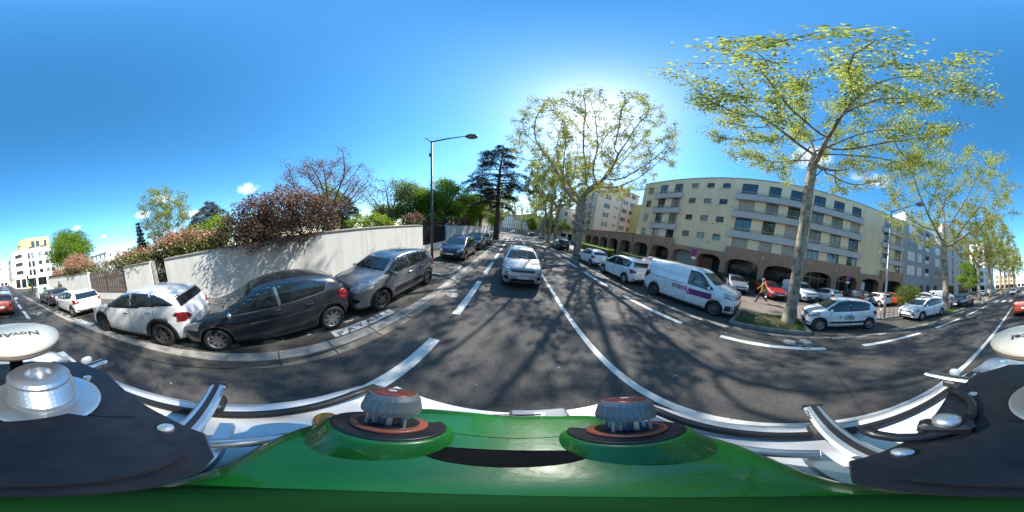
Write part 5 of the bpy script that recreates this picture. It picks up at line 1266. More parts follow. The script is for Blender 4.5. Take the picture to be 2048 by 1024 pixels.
        part('rear_reflector', 'taillamp', ('B', [(sx*W*.33, .40), (sx*W*.43, .41), (sx*W*.43, .46), (sx*W*.33, .45)], .005, .05))
        m_ = MB(); zb_ = interp(S['belt'], S['ws'][0]+.25)+.06; tm = S['ws'][0]+.22
        m_.lathe([(.02, -.085), (.075, -.06), (.09, 0), (.075, .06), (.02, .085)], 12, (0, 0, 0), 'X'); k = len(m_.v)
        m_.xf(Matrix.Translation((sx*(W/2+.10), Y(tm), zb_)) @ Matrix.Diagonal((1, .55, .85, 1)))
        mi_ = m_.build('mirror', S.get('mirror', bodymat), root, world=False, smooth=True)
        m_ = MB(); m_.box((sx*(W/2+.005), Y(tm), zb_-.04), (.12, .07, .035)); m_.build('mirror_arm', 'car_plastic', mi_, world=False)
        for td in S['doors']:                                     # shut lines
            zt = interp(S['belt'], td)-.02; part('door_seam', 'car_gap', (sd, yz([(td-.006, .30), (td+.006, .30), (td+.006, zt), (td-.006, zt)]), .0018, .09, .004))
        for i in range(1, len(S['doors'])):
            td = S['doors'][i]-.13; zt = interp(S['belt'], td)-.13
            hb = MB(); h_ = D_.hit(sd, Y(td), zt)
            if h_: hb.cbox((h_[0].x+sx*.018, Y(td), zt), (.03, .17, .032), .008); hb.build('door_handle', S.get('handle', bodymat), root, world=False)
        part('sill_trim', 'car_plastic', (sd, yz([(S['fo']+r+.09, .20), (S['fo']+S['wb']-r-.09, .20), (S['fo']+S['wb']-r-.09, .30 if not S['clad'] else .34), (S['fo']+r+.09, .30 if not S['clad'] else .34)]), .004, .1))
        if S['clad']:
            for y in (yf, yr):
                R0, R1 = r+.05, r+.055+S['clad']; pl = [(y+R1*math.cos(a*math.pi/14), r+R1*math.sin(a*math.pi/14)) for a in range(-1, 16)]+[(y+R0*math.cos(a*math.pi/14), r+R0*math.sin(a*math.pi/14)) for a in range(15, -2, -1)]
                part('arch_trim', 'car_plastic', (sd, pl, .007, .07, .012))
        if S.get('strip'): part('door_strip', 'car_plastic', (sd, yz([(1.0, .39), (2.75, .42), (2.80, .52), (1.0, .49)]), .012, .1))
        if van: part('slide_rail', 'car_gap', (sd, yz([(2.5, 1.085), (L-.3, 1.085), (L-.3, 1.10), (2.5, 1.10)]), .004, .1))
    part('grille', 'car_plastic', ('F', [(-W*.26, zn-.13), (W*.26, zn-.13), (W*.27, zn-.06), (-W*.27, zn-.06)], .004, .06)); part('lower_intake', 'car_gap', ('F', [(-W*.30, .30), (W*.30, .30), (W*.26, .46), (-W*.26, .46)], .004, .06))
    bd_ = MB(); h_ = D_.hit('F', 0, zn-.05)
    if h_: bd_.lathe([(.05, 0), (.045, .012)], 14, (0, h_[0].y+.003, zn-.05), 'Y'); bd_.build('badge', 'chrome', root, world=False)
    pl = part('license_plate', 'plate_white', ('F', [(-.26, .47), (.26, .47), (.26, .57), (-.26, .57)], .014, .2, .02), smooth=False)
    part('plate_band', 'plate_blue', ('F', [(.222, .471), (.259, .471), (.259, .569), (.222, .569)], .016, .2, .0), smooth=False)
    zr = .66 if not van else .60
    part('license_plate', 'plate_white', ('B', [(-.26, zr), (.26, zr), (.26, zr+.1), (-.26, zr+.1)], .014, .2, .02), smooth=False)
    part('plate_band', 'plate_blue', ('B', [(.222, zr+.001), (.259, zr+.001), (.259, zr+.099), (.222, zr+.099)], .016, .2, .0), smooth=False)
    part('bumper_trim', 'car_plastic', ('B', [(-W*.42, .27), (W*.42, .27), (W*.40, .40 if not S['clad'] else .47), (-W*.40, .40 if not S['clad'] else .47)], .005, .08)); part('bumper_trim', 'car_plastic', ('F', [(-W*.40, .25), (W*.40, .25), (W*.38, .30), (-W*.38, .30)], .005, .08))
    if van: part('bumper_trim', 'car_plastic', ('F', [(-W*.42, .26), (W*.42, .26), (W*.43, .62), (-W*.43, .62)], .003, .08)); part('bumper_trim', 'car_plastic', ('L', yz([(.03, .28), (.48, .26), (.40, .58), (.03, .62)]), .004, .08)); part('bumper_trim', 'car_plastic', ('R', yz([(.03, .28), (.48, .26), (.40, .58), (.03, .62)]), .004, .08))
    if not van and S['rw']:
        t_ = S['rw'][0]; zz = interp(S['top'], t_); b = MB(); w_ = W*.31
        b.add([(-w_, Y(t_)+.10, zz+.005), (w_, Y(t_)+.10, zz+.005), (w_*.94, Y(t_)-.07, zz-.02), (-w_*.94, Y(t_)-.07, zz-.02), (-w_*.94, Y(t_)-.05, zz-.05), (w_*.94, Y(t_)-.05, zz-.05)], [(0, 3, 2, 1), (3, 4, 5, 2)]); b.build('roof_spoiler', bodymat, root, world=False)
    ta = S['ws'][0]-.03; za = interp(S['top'], ta)+.03
    for q in (-.45, .1): b = MB(); b.tube([(q, Y(ta), za), (q+.5, Y(ta+.13), interp(S['top'], ta+.13)+.03)], .009, 5); b.build('wiper', 'car_plastic', root, world=False)
    if not van: b = MB(); b.tube([(0, Y(S['ws'][1]+.9), interp(S['top'], S['ws'][1]+.9)), (0, Y(S['ws'][1]+1.05), interp(S['top'], S['ws'][1]+.9)+.2)], [.007, .003], 5); b.build('aerial', 'car_plastic', root, world=False)
    for y in (yf, yr):
        for sx in (-1, 1): wheel_parts(root, sx*(W/2-.115), y, r, sx, S['style'], S['rim'])
    root['decal'] = 0
    CARS[key] = root; root_d[key] = D_
    return root
root_d = {}
def car(model, paint_, x, y, heading, label, name='parked_car', group=None, z=0., cat='car'):
    """heading: angle of the car's nose from +y, towards -x"""
    o = car_proto(model, paint_); o.name = name; o.location = (x, y, z); o.rotation_euler = (0, 0, heading)
    if 'decal' in o: del o['decal']
    tag(o, label, cat, group); return o
GL, GR, G2 = 'cars parked along the garden wall', 'cars parked along the shop side kerb', 'cars parked in front of the arcade'
PI = math.pi
c208 = car('hatch_a', 'paint_grey_dark', -3.98, -.05, PI+.04, 'dark grey hatchback parked nose to tail between the white crossover and grey hatchback', group=GL, z=.03)
c3 = car('hatch_b', 'paint_grey', -3.98, 4.02, PI+.01, 'mid grey hatchback with dark side rubbing strips parked before the lamp build-out', group=GL, z=.03)
cx = car('crossover', 'paint_white', -4.05, -3.88, PI-.01, 'white crossover with black wheel arch trim parked by the wall', group=GL, z=.03); cx.scale = (1, 1, 1.035)
car('city_b', 'paint_white', -4.30, -9.75, PI-.03, 'small white hatchback with a dark rear window sign parked at the slatted fence', group=GL, z=.03)
car('estate', 'paint_anthracite', -4.35, -14.6, PI, 'grey estate car parked in front of the white recycling container', group=GL, z=.03)
car('minivan', 'paint_navy', -4.0, 11.7, PI, 'dark blue compact van parked just past the lamp build-out', group=GL, z=.03)
car('suv', 'paint_grey_dark', -4.05, 17.1, PI, 'dark grey car with roof bars parked second behind the lamp build-out', group=GL, z=.03)
car('city_b', 'paint_silver', -4.0, 22.3, PI, 'silver car parked third behind the lamp build-out near the cedar', group=GL, z=.03)
car('hatch_b', 'paint_silver', .42, 8.12, PI+.02, 'silver hatchback driving close behind us in the lane', 'moving_car', 'cars driving in the street')
car('suv', 'paint_bronze', .28, -13.6, PI, 'red-brown crossover driving ahead of us', 'moving_car', 'cars driving in the street')
car('hatch_a', 'paint_white', .0, -20.0, PI, 'white car driving in front of the red-brown crossover', 'moving_car', 'cars driving in the street')
car('hatch_a', 'paint_bronze', -.1, -26.5, PI, 'dark red car leading the queue ahead of us before the crossing', 'moving_car', 'cars driving in the street')
tw = car('city_rear', 'paint_white', 7.48, -3.72, 0, 'white small car with blue and black lettering on the door parked by the plane tree', group=GR)
vn = car('panel_van', 'paint_white', 7.5, 3.55, PI, 'white panel van with dark and pink lettering parked by the tree bed', 'panel_van', GR, cat='van')
car('minivan', 'paint_white', 7.2, 8.75, -.03, 'white compact minivan parked behind the panel van', group=GR)
car('small', 'paint_white', 7.15, 13.5, 0, 'small white car with dark tailgate parked nose towards the forked plane tree', group=GR)
car('suv', 'paint_black', 7.2, 24.6, 0, 'black four-wheel drive parked beyond the forked plane tree', group=GR)
car('electric', 'paint_white', 7.45, -10.35, 0, 'white electric hatchback facing us beyond the grey street lamp', group=GR)
car('hatch_b', 'paint_navy', 7.55, -18.2, 0, 'very dark blue hatchback parked past the third plane tree', group=GR)
H2 = rad(118)
car('hatch_a', 'paint_grey', 14.6, 12.6, rad(100), 'grey car parked at the arches behind the white minivan, grey one of a pair', group=G2)
car('hatch_b', 'paint_silver', 14.8, 9.6, rad(104), 'silver car parked at the arches behind the white minivan, silver one of a pair', group=G2)
car('estate', 'paint_grey', 15.2, 6.2, rad(112), 'grey car whose roof shows over the white panel van', group=G2)
car('hatch_a', 'paint_silver', 15.1, 2.9, H2, 'silver car facing the pavement beyond the nose of the panel van', group=G2)
car('hatch_a', 'paint_red', 15.2, -.35, H2, 'bright red hatchback facing the pavement behind the walking person', group=G2)
car('small_van', 'paint_white', 16.1, -3.3, H2, 'white delivery van facing the pavement behind the big plane tree', 'parked_van', G2, cat='van')
car('small', 'paint_white', 16.3, -6.2, H2+PI, 'little white hatchback showing its tail next to the delivery van', group=G2)
car('suv', 'paint_black', 15.9, -8.9, H2+PI, 'dark car showing its tail between two white hatchbacks', group=G2)
car('city_b', 'paint_white', 15.0, -11.6, H2+PI-.3, 'white hatchback parked behind the grey street lamp foot', group=G2)
car('hatch_b', 'paint_orange', 14.9, -14.2, H2+.1, 'orange-red car with yellow flash behind the round bush', group=G2)
car('electric', 'paint_white', 13.3, -19.6, H2-.2, 'white car half hidden behind the white electric hatchback', group=G2)
car('small_van', 'paint_white', 13.2, -23.4, rad(160), 'white van parked by the grey block behind the third plane tree', 'parked_van', G2, cat='van')
for i, (x, y, p, lb) in enumerate(((-.0, -33.5, 'paint_grey', 'grey car waiting at the far crossing'), (3.5, -40, 'paint_white', 'white car coming towards us at the far crossing'), (3.4, -49, 'paint_grey_dark', 'dark car coming towards us in the far distance'),
                                   (10.5, -38, 'paint_silver', 'silver car parked behind the sandy tree bed'), (10.6, -45, 'paint_white', 'white car parked behind the far verge'), (10.8, -52, 'paint_navy', 'dark blue car parked behind the far verge'))):
    car('hatch_a' if i % 2 else 'hatch_b', p, x, y, PI if i == 0 else .0, lb, 'moving_car' if i < 3 else 'parked_car', 'distant cars')
for i, (x, y, p, lb, md) in enumerate(((9.3, 56, 'paint_white', 'white van parked at the side road corner ahead', 'small_van'), (6.2, 64, 'paint_black', 'dark car parked before the far street fronts', 'suv'), (-1.0, 83, 'paint_white', 'white car parked at the far bend', 'hatch_a'), (-9.5, 98, 'paint_white', 'tiny white car up the hill at the bend', 'hatch_b'))):
    car(md, p, x, y, .2*i, lb, 'parked_van' if md == 'small_van' else 'parked_car', 'distant cars', cat='van' if md == 'small_van' else 'car')
# lettering on vehicle sides
mat('ink', (.05, .05, .055), rough=.4); mat('ink_blue', (.10, .38, .62), rough=.4); mat('ink_magenta', (.62, .03, .28), rough=.4); mat('ink_purple', (.08, .03, .12), rough=.4, col2=(.45, .04, .22), scale=1.6); mat('ink_white', (.8, .8, .8), rough=.4)
def side_text(root, key, side, txt, size, yc, zc, mt, off=.006, name='lettering', bold=0.):
    me = text_mesh(txt, size, mt, bold=bold, ext=0); D_ = root_d[key]; sx = 1 if side == 'R' else -1
    for v in me.vertices:
        y = yc + (v.co.x if side == 'R' else -v.co.x); z = zc+v.co.y; h_ = D_.hit(side, y, z)
        v.co = (h_[0].x+sx*off, y, z) if h_ else (sx*.9, y, z)
    return link(name, me, root)
def side_patch(root, key, side, poly, mt, off=.005, name='decal'):
    b = MB(); root_d[key].patch(b, side, poly, off, .08, .0)
    if b.f: return b.build(name, mt, root, world=False)
kt = ('city_rear', 'paint_white')                                  # its near side faces -x, the car looks to +y: left side
side_text(tw, kt, 'L', 'citiz', .33, -.10, .70, 'ink', bold=.008); side_patch(tw, kt, 'L', ell(.36, .72, .055, .065), 'ink_blue', .006, 'logo_drop'); side_patch(tw, kt, 'L', [(.33, .67), (.36, .60), (.39, .67)], 'ink_blue', .006, 'logo_drop')
side_patch(tw, kt, 'L', rect(-.72, -.48, .705, .72), 'metal_post_light', .006, 'small_print'); side_patch(tw, kt, 'L', rect(-1.0, -.78, .705, .722), 'metal_post_light', .006, 'small_print')
side_patch(tw, kt, 'L', rect(-1.18, -1.06, .67, .77), 'ink_blue', .006, 'logo_square')
kv = ('panel_van', 'paint_white')                                  # the van looks towards -y: its right side faces the street
side_text(vn, kv, 'R', 'ms', .42, -.36, .92, 'ink', bold=.008); side_patch(vn, kv, 'R', rect(-.12, .22, .80, .98), 'ink_magenta', .006, 'logo_square'); side_patch(vn, kv, 'R', rect(-.06, .16, .91, .93), 'ink_white', .009, 'small_print'); side_patch(vn, kv, 'R', rect(-.06, .16, .85, .87), 'ink_white', .009, 'small_print')
side_patch(vn, kv, 'R', rect(.30, 1.42, .70, .96), 'ink_purple', .006, 'logo_band'); side_patch(vn, kv, 'R', rect(.24, .42, .68, .84), 'ink_magenta', .009, 'logo_square'); side_text(vn, kv, 'R', 'E', .13, .33, .76, 'ink_white', .012)
side_patch(c3, ('hatch_b', 'paint_grey'), 'L', [(-.95, .42), (.62, .42), (.66, .50), (.60, .57), (-.93, .57), (-1.0, .5)], 'car_plastic', .014, 'side_bumper')
o = c3.children[0]

# ------------------------------------------------------------------ the survey car that carries the camera
SPEC['survey'] = T(SPEC['estate'], L=4.30, top=[(0, .5), (.03, .64), (.12, .74), (.45, .85), (1.15, .97), (1.95, 1.38), (2.3, 1.455), (2.9, 1.475), (3.55, 1.455), (3.95, 1.40), (4.03, 1.36), (4.18, 1.0), (4.26, .85), (4.3, .5)],
    dlo=[(1.2, .98), (1.95, 1.33), (2.5, 1.40), (3.4, 1.385), (3.85, 1.29), (3.8, 1.08), (2.5, .995), (1.5, .945)], rw=(4.02, 4.15), wb=2.62)
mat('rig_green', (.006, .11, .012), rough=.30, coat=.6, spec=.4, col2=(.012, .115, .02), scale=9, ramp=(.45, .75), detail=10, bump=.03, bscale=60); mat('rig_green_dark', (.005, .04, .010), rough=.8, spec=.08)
mat('slot_black', (.006, .006, .007), rough=.9, spec=.1); mat('rig_black', (.012, .013, .018), rough=.38, spec=.5, var=.3, scale=25); mat('rig_alu', (.62, .64, .66), rough=.32, metal=.85, var=.06, scale=9); mat('rail_black', (.02, .02, .022), rough=.5)
mat('antenna_cream', (.72, .67, .55), rough=.45, var=.05, scale=7); mat('antenna_rim', (.22, .17, .14), rough=.5); mat('lidar_grey', (.20, .22, .24), rough=.42, metal=.4); mat('lidar_top', (.20, .045, .03), rough=.3, metal=.3, coat=.5)
mat('lidar_window', (.06, .05, .09), rough=.08, coat=.8, col2=(.10, .16, .18), scale=14, spec=.8); mat('lidar_ring', (.22, .06, .035), rough=.4, coat=.3)
sv = car('survey', 'paint_white', 0.03, -1.44, PI, 'white survey car with black roof rails carrying the green equipment pod', 'survey_car', z=0)
RZ = 1.485
for sx in (-1, 1):
    b = MB(); pts = [(sx*.56+.03, .38, RZ-.05), (sx*.555+.03, .25, RZ-.012), (sx*.55+.03, -.4, RZ-.002), (sx*.55+.03, -1.1, RZ-.012), (sx*.54+.03, -1.55, RZ-.055)]
    b.tube(pts, .024, 8); b.build('roof_rail', 'rail_black', sv, world=False, smooth=True)
for o in [c for c in sv.children if c.name.startswith('roof_rail')]:      # written in street coordinates: bring into the turned car frame
    o.matrix_parent_inverse = Matrix.Identity(4); M = (Matrix.Translation(sv.location) @ Matrix.Rotation(PI, 4, 'Z')).inverted()
    o.data.transform(M)
def at_root(name, label, cat, loc): return empty(name, loc, label=label, cat=cat)
def crossbar(y, x0, x1, label):
    o = at_root('roof_bar', label, 'roof bar', ((x0+x1)/2, y, RZ)); o['group'] = 'roof bars on the survey car'
    prof = [(-.042, .0), (-.03, -.014), (.03, -.014), (.042, .0), (.03, .012), (.012, .016), (-.012, .016), (-.03, .012)]; n = 9; b = MB(); k = len(prof); vs = []
    for i in range(n):
        t = i/(n-1); x = x0+(x1-x0)*t; zz = RZ+.085+.022*math.sin(math.pi*t); vs += [(x, y+p[0], zz+p[1]) for p in prof]
    b.add(vs, [(i*k+j, i*k+(j+1) % k, (i+1)*k+(j+1) % k, (i+1)*k+j) for i in range(n-1) for j in range(k)]+[tuple(range(k-1, -1, -1)), tuple(range((n-1)*k, n*k))]); b.build('bar', 'rig_alu', o)
    b = MB(); vs = []
    for i in range(n):
        t = i/(n-1); x = x0+.005+(x1-x0-.01)*t; zz = RZ+.085+.022*math.sin(math.pi*t)+.0175; vs += [(x, y-.013, zz), (x, y+.013, zz)]
    b.add(vs, [(2*i, 2*i+1, 2*i+3, 2*i+2) for i in range(n-1)]); b.build('rubber_strip', 'rail_black', o)
    for sx, xx in ((-1, x0), (1, x1)):
        b = MB(); b.box((xx, y, RZ+.085), (.012, .088, .036)); b.build('end_cap', 'rail_black', o)
        b = MB(); b.cbox((sx*.58, y, RZ+.04), (.11, .10, .075), .015); b.build('foot', 'rail_black', o)
        me = text_mesh('THULE', .028, 'ink', bold=.001, ext=0); l = link('lettering', me, o); l.location = (xx-sx*.075-o.location.x, y+.036-o.location.y, .0985); l.rotation_euler = (0, 0, PI)
    return o
crossbar(-.33, -.70, .76, 'rear silver roof bar with black strip beside the green pod'); crossbar(-1.18, -.68, .80, 'front silver roof bar with black strip under the cream antenna')
# green pod
pod = at_root('equipment_pod', 'glossy green equipment pod with a black grip slot on the survey car roof', 'equipment pod', (.05, .08, RZ))
def pod_z(x, y):                                             # top surface: a low ridge falling away to the rear and the sides
    sx = abs(x-.05); q = lambda t: .5*(t+math.sqrt(t*t+.0025))
    return 1.765-.40*q(y+.03)-.34*q(sx-.10)-.10*q(-y-.12)+.03*math.exp(-((sx-.27)/.09)**2)*max(0, min(1, y/.15))
n = 60; SV = []; lv = [.02, .15, .3, .45, .58, .7, .8, .88, .94, .98, 1.0]
for k, s_ in enumerate(lv):
    for j in range(n):
        a = 2*math.pi*j/n; c_, d_ = math.cos(a), math.sin(a); r_ = (abs(c_/(.385 if d_ > 0 else .40))**2.5+abs(d_/(.255 if d_ > 0 else .29))**(2.5))**(-1/2.7)*(1-.05*math.exp(-((a-math.pi/2)/.28)**2))
        x, y = .05+s_*r_*c_, .11+s_*r_*d_; z = pod_z(x, y); t = max(0, (s_-.86)/.14); SV.append((x, y, z-(z-1.50)*t**2.2*.55))
for j in range(n): x, y, z = SV[-n+j]; SV.append((x, y, 1.49)) if False else None
base_ring = [(x, y, 1.48) for x, y, z in SV[-n:]]; SV += base_ring; nr = len(lv)+1
SF = [(i*n+j, (i+1)*n+j, (i+1)*n+(j+1) % n, i*n+(j+1) % n) for i in range(nr-1) for j in range(n)]+[tuple(range(n))]
b = MB(); b.add(SV, SF); b.build('shell', 'rig_green', pod, smooth=True); PD = Decal(SV, SF)
b = MB(); PD.patch(b, 'T', [(.045+.135*math.cos(t*.2618), (.118)+(.046 if math.sin(t*.2618) < 0 else .034)*math.sin(t*.2618)) for t in range(24)], .003, .02, .004); b.build('grip_slot', 'slot_black', pod, world=True, smooth=True)
for y_ in (.215,):                                            # moulded seam and small print on the shell
    b = MB(); PD.patch(b, 'T', [(-.08, y_), (.17, y_), (.17, y_+.003), (-.08, y_+.003)], .0008, .02, 0); b.build('moulding_seam', 'rig_green_dark', pod)
b = MB(); b.lathe([(.075, 1.72), (.08, 1.765), (.07, 1.785), (.03, 1.795), (.005, 1.796)], 28, (.04, -.12, 0)); b.build('shade_cap', 'rig_green_dark', pod, smooth=True)  # dark green cap added to paint in the shade under the camera
def disc_on(x, y, z, rx, ry, h, tilt=0, n=36):
    mb = MB(); vs = []
    for k, (s_, zz) in enumerate(((1, 0), (1, h*.7), (.96, h), (.01, h))):
        for j in range(n): a = 2*math.pi*j/n; vs.append((x+rx*s_*math.cos(a), y+ry*s_*math.sin(a), z+zz+tilt*ry*s_*math.sin(a)))
    mb.add(vs, [(i*n+j, i*n+(j+1) % n, (i+1)*n+(j+1) % n, (i+1)*n+j) for i in range(3) for j in range(n)]+[tuple(range(3*n, 4*n))]); return mb
for x in (-.175, .275): 
    b = MB(); b.cbox((x, .075, pod_z(x, .075)+.006), (.045, .018, .02), .004); b.build('latch', 'rig_alu', pod)
for sx, x in ((-1, -.27), (1, .37)):
    b = MB(); b.tube([(x, .08, 1.60), (x+sx*.03, -.05, 1.62), (x-sx*.02, -.22, 1.66)], .022, 10); b.build('side_tube', 'rig_alu', pod, smooth=True)
bc = at_root('amber_beacon', 'round amber marker lamp at the side of the green pod', 'beacon', (-.345, .06, 1.62)); b = MB(); b.lathe([(.036, 1.585), (.042, 1.60), (.045, 1.62), (.036, 1.65), (.018, 1.665), (.003, 1.668)], 18, (-.345, .06, 0)); b.build('lens', 'amber', bc, smooth=True)
b = MB(); b.lathe([(.048, 1.55), (.048, 1.588)], 18, (-.345, .06, 0)); b.build('socket', 'rig_black', bc)
# two scanners, tilted outwards
for x, y, ax, lb in ((-.222, .168, (-.34, .59, .73), 'grey ribbed laser scanner with red-brown cap on the kerb side of the pod'), (.318, .178, (.30, .63, .71), 'grey ribbed laser scanner with red-brown cap on the traffic side of the pod')):
    o = at_root('laser_scanner', lb, 'scanner', (x, y, 1.655)); o['group'] = 'laser scanners on the green pod'
    o.scale = (1.16,)*3; o.rotation_euler = Vector(ax).normalized().to_track_quat('Z', 'Y').to_euler()
    b = MB(); b.lathe([(.140, -.003), (.150, -.005), (.158, -.014), (.168, -.05), (.19, -.11), (.20, -.16)], 40); bo = b.build('scanner_boss', 'rig_green', pod, world=False, smooth=True)
    bo.location = Vector((x, y, 1.655))-pod.location; bo.rotation_euler = Vector(ax).normalized().to_track_quat('Z', 'Y').to_euler()
    disc_on(0, 0, -.004, .126, .122, .009).build('mounting_ring', 'rig_black', o, world=False, smooth=True)
    disc_on(0, 0, .008, .088, .085, .008).build('seal_ring', 'lidar_ring', o, world=False, smooth=True)
    disc_on(0, 0, .016, .070, .068, .003).build('glass_seat', 'rig_black', o, world=False, smooth=True)
    b = MB(); b.lathe([(.034, .018), (.034, .07)], 20); 
    for k in range(7): b.box((.036*math.cos(k*.9), .036*math.sin(k*.9), .045), (.012, .012, .05), k*.9, mi=1)
    b.build('sensor_core', ['lidar_window', 'rig_alu'], o, world=False)
    b = MB(); vs = []; n = 84; pr_ = [(.054, .066), (.072, .068), (.0745, .085), (.070, .125), (.062, .140), (.058, .142)]
    for r_, z in pr_:
        for j in range(n): a = 2*math.pi*j/n; rr = r_*(1-.03*(j % 3 == 0)*(r_ > .064)*(math.cos(2*a+1.2) < .35)); vs.append((rr*math.cos(a), rr*math.sin(a), z))
    b.add(vs, [(i*n+j, i*n+(j+1) % n, (i+1)*n+(j+1) % n, (i+1)*n+j) for i in range(len(pr_)-1) for j in range(n)]+[tuple(range(n-1, -1, -1))]); b.build('ribbed_head', 'lidar_grey', o, world=False)
    for k in range(4):
        b = MB(); b.box((.056*math.cos(k*1.571+.8), .056*math.sin(k*1.571+.8), .042), (.006, .006, .052), k*1.571+.8); b.build('strut', 'rig_alu', o, world=False)
    b = MB(); b.lathe([(.060, .139), (.058, .144), (.03, .148), (.002, .149)], 32); c_ = b.build('cap', 'lidar_top', o, world=False, smooth=True)
    b = MB(); b.box((.003, .004, .1495), (.02, .012, .003)); b.build('emblem', 'ink_white', c_, world=False)
b = MB(); b.tube([(-.12, .26, 1.60), (-.05, .345, 1.585), (.05, .375, 1.55), (.16, .385, 1.535)], .015, 8); cb2 = b.build('cable', 'rig_black', None, smooth=True); tag(cb2, 'black corrugated cable running behind the green pod', 'cable')
o = at_root('connector_box', 'flat grey connector box behind the green pod', 'box', (.16, .40, 1.50)); b = MB(); b.cbox((.16, .40, 1.512), (.20, .07, .035), .008); b.build('case', 'lidar_grey', o); b = MB(); b.box((.16, .40, 1.531), (.035, .02, .003)); b.build('badge', 'rig_alu', o)
# front mounting plate with antenna and clamp
pl = at_root('mounting_plate', 'black mounting plate on aluminium profiles in front of the green pod', 'mounting plate', (0, -.45, RZ))
b = MB(); b.prism([(-.13, -.135), (-.205, -.17), (-.245, -.27), (-.345, -.62), (-.30, -.80), (-.10, -.93), (.14, -.93), (.27, -.80), (.30, -.58), (.225, -.30), (.20, -.17), (.13, -.135)], 1.885, 1.90); b.build('plate', 'rig_black', pl)
b = MB(); b.prism([(-.12, -.16), (-.20, -.30), (-.10, -.42), (.10, -.42), (.16, -.28), (.12, -.16)], 1.915, 1.925); b.build('upper_plate', 'rig_black', pl)
for x, y in ((-.20, -.24), (.19, -.24), (.22, -.60), (-.26, -.62)):
    b = MB(); b.box((x, y, 1.70), (.04, .04, .37)); b.build('profile_post', 'rig_alu', pl)
    b = MB(); b.lathe([(.016, 1.90), (.016, 1.908), (.006, 1.912)], 12, (x, y, 0)); b.build('bolt', 'rig_alu', pl)
for y in (-.22, -.62):
    b = MB(); b.box((.0, y, 1.60), (.78, .04, .04)); b.build('profile_beam', 'rig_alu', pl)
b = MB(); pts = [(.30+.13*math.cos(a), -.42+.17*math.sin(a), 1.915) for a in [math.pi*(.5+k/12) for k in range(13)]]; b.tube(pts, .016, 8); b.build('curved_bracket', 'rig_black', pl, smooth=True)
b = MB(); b.cbox((.19, -.36, 1.93), (.11, .055, .05), .012, .5); b.build('clamp', 'rig_black', pl)
b = MB(); b.lathe([(.024, 1.945), (.03, 1.955), (.03, 1.975), (.012, 1.982)], 16, (.19, -.36, 0)); b.build('clamp_bolt', 'rig_alu', pl, smooth=True)
b = MB(); b.lathe([(.17, 1.905), (.172, 1.912), (.165, 1.917), (.11, 1.92)]+[(.104 if k % 2 else .094, 1.925+.011*k) for k in range(9)]+[(.10, 2.03), (.09, 2.04), (.045, 2.04), (.04, 2.015), (.002, 2.015)], 40, (-.075, -.56, 0)); b.build('threaded_adapter', 'rig_alu', pl, smooth=False)
an = at_root('satellite_antenna', 'cream round satellite antenna with dark lettering on the front of the rig', 'antenna', (-.02, -.80, 1.9))
b = MB(); b.lathe([(.03, 1.90), (.03, 2.06), (.08, 2.075)], 16, (-.02, -.80, 0)); b.build('stem', 'rig_black', an, smooth=True)
b = MB(); b.lathe([(.10, 2.07), (.19, 2.08), (.207, 2.095), (.207, 2.108)], 48, (-.02, -.80, 0)); b.build('base', 'antenna_rim', an, smooth=True)
b = MB(); b.lathe([(.209, 2.106), (.212, 2.118), (.205, 2.135), (.17, 2.152), (.10, 2.165), (.03, 2.169), (.002, 2.17)], 56, (-.02, -.80, 0)); b.build('dome', 'antenna_cream', an, smooth=True)
me = text_mesh('NovAtel', .062, 'ink', bold=.001, ext=.0005); l = link('lettering', me, an); l.location = (0, .09, .2665); l.rotation_euler = (rad(-5), 0, 0)
for v in me.vertices: v.co.z -= v.co.x**2*.35

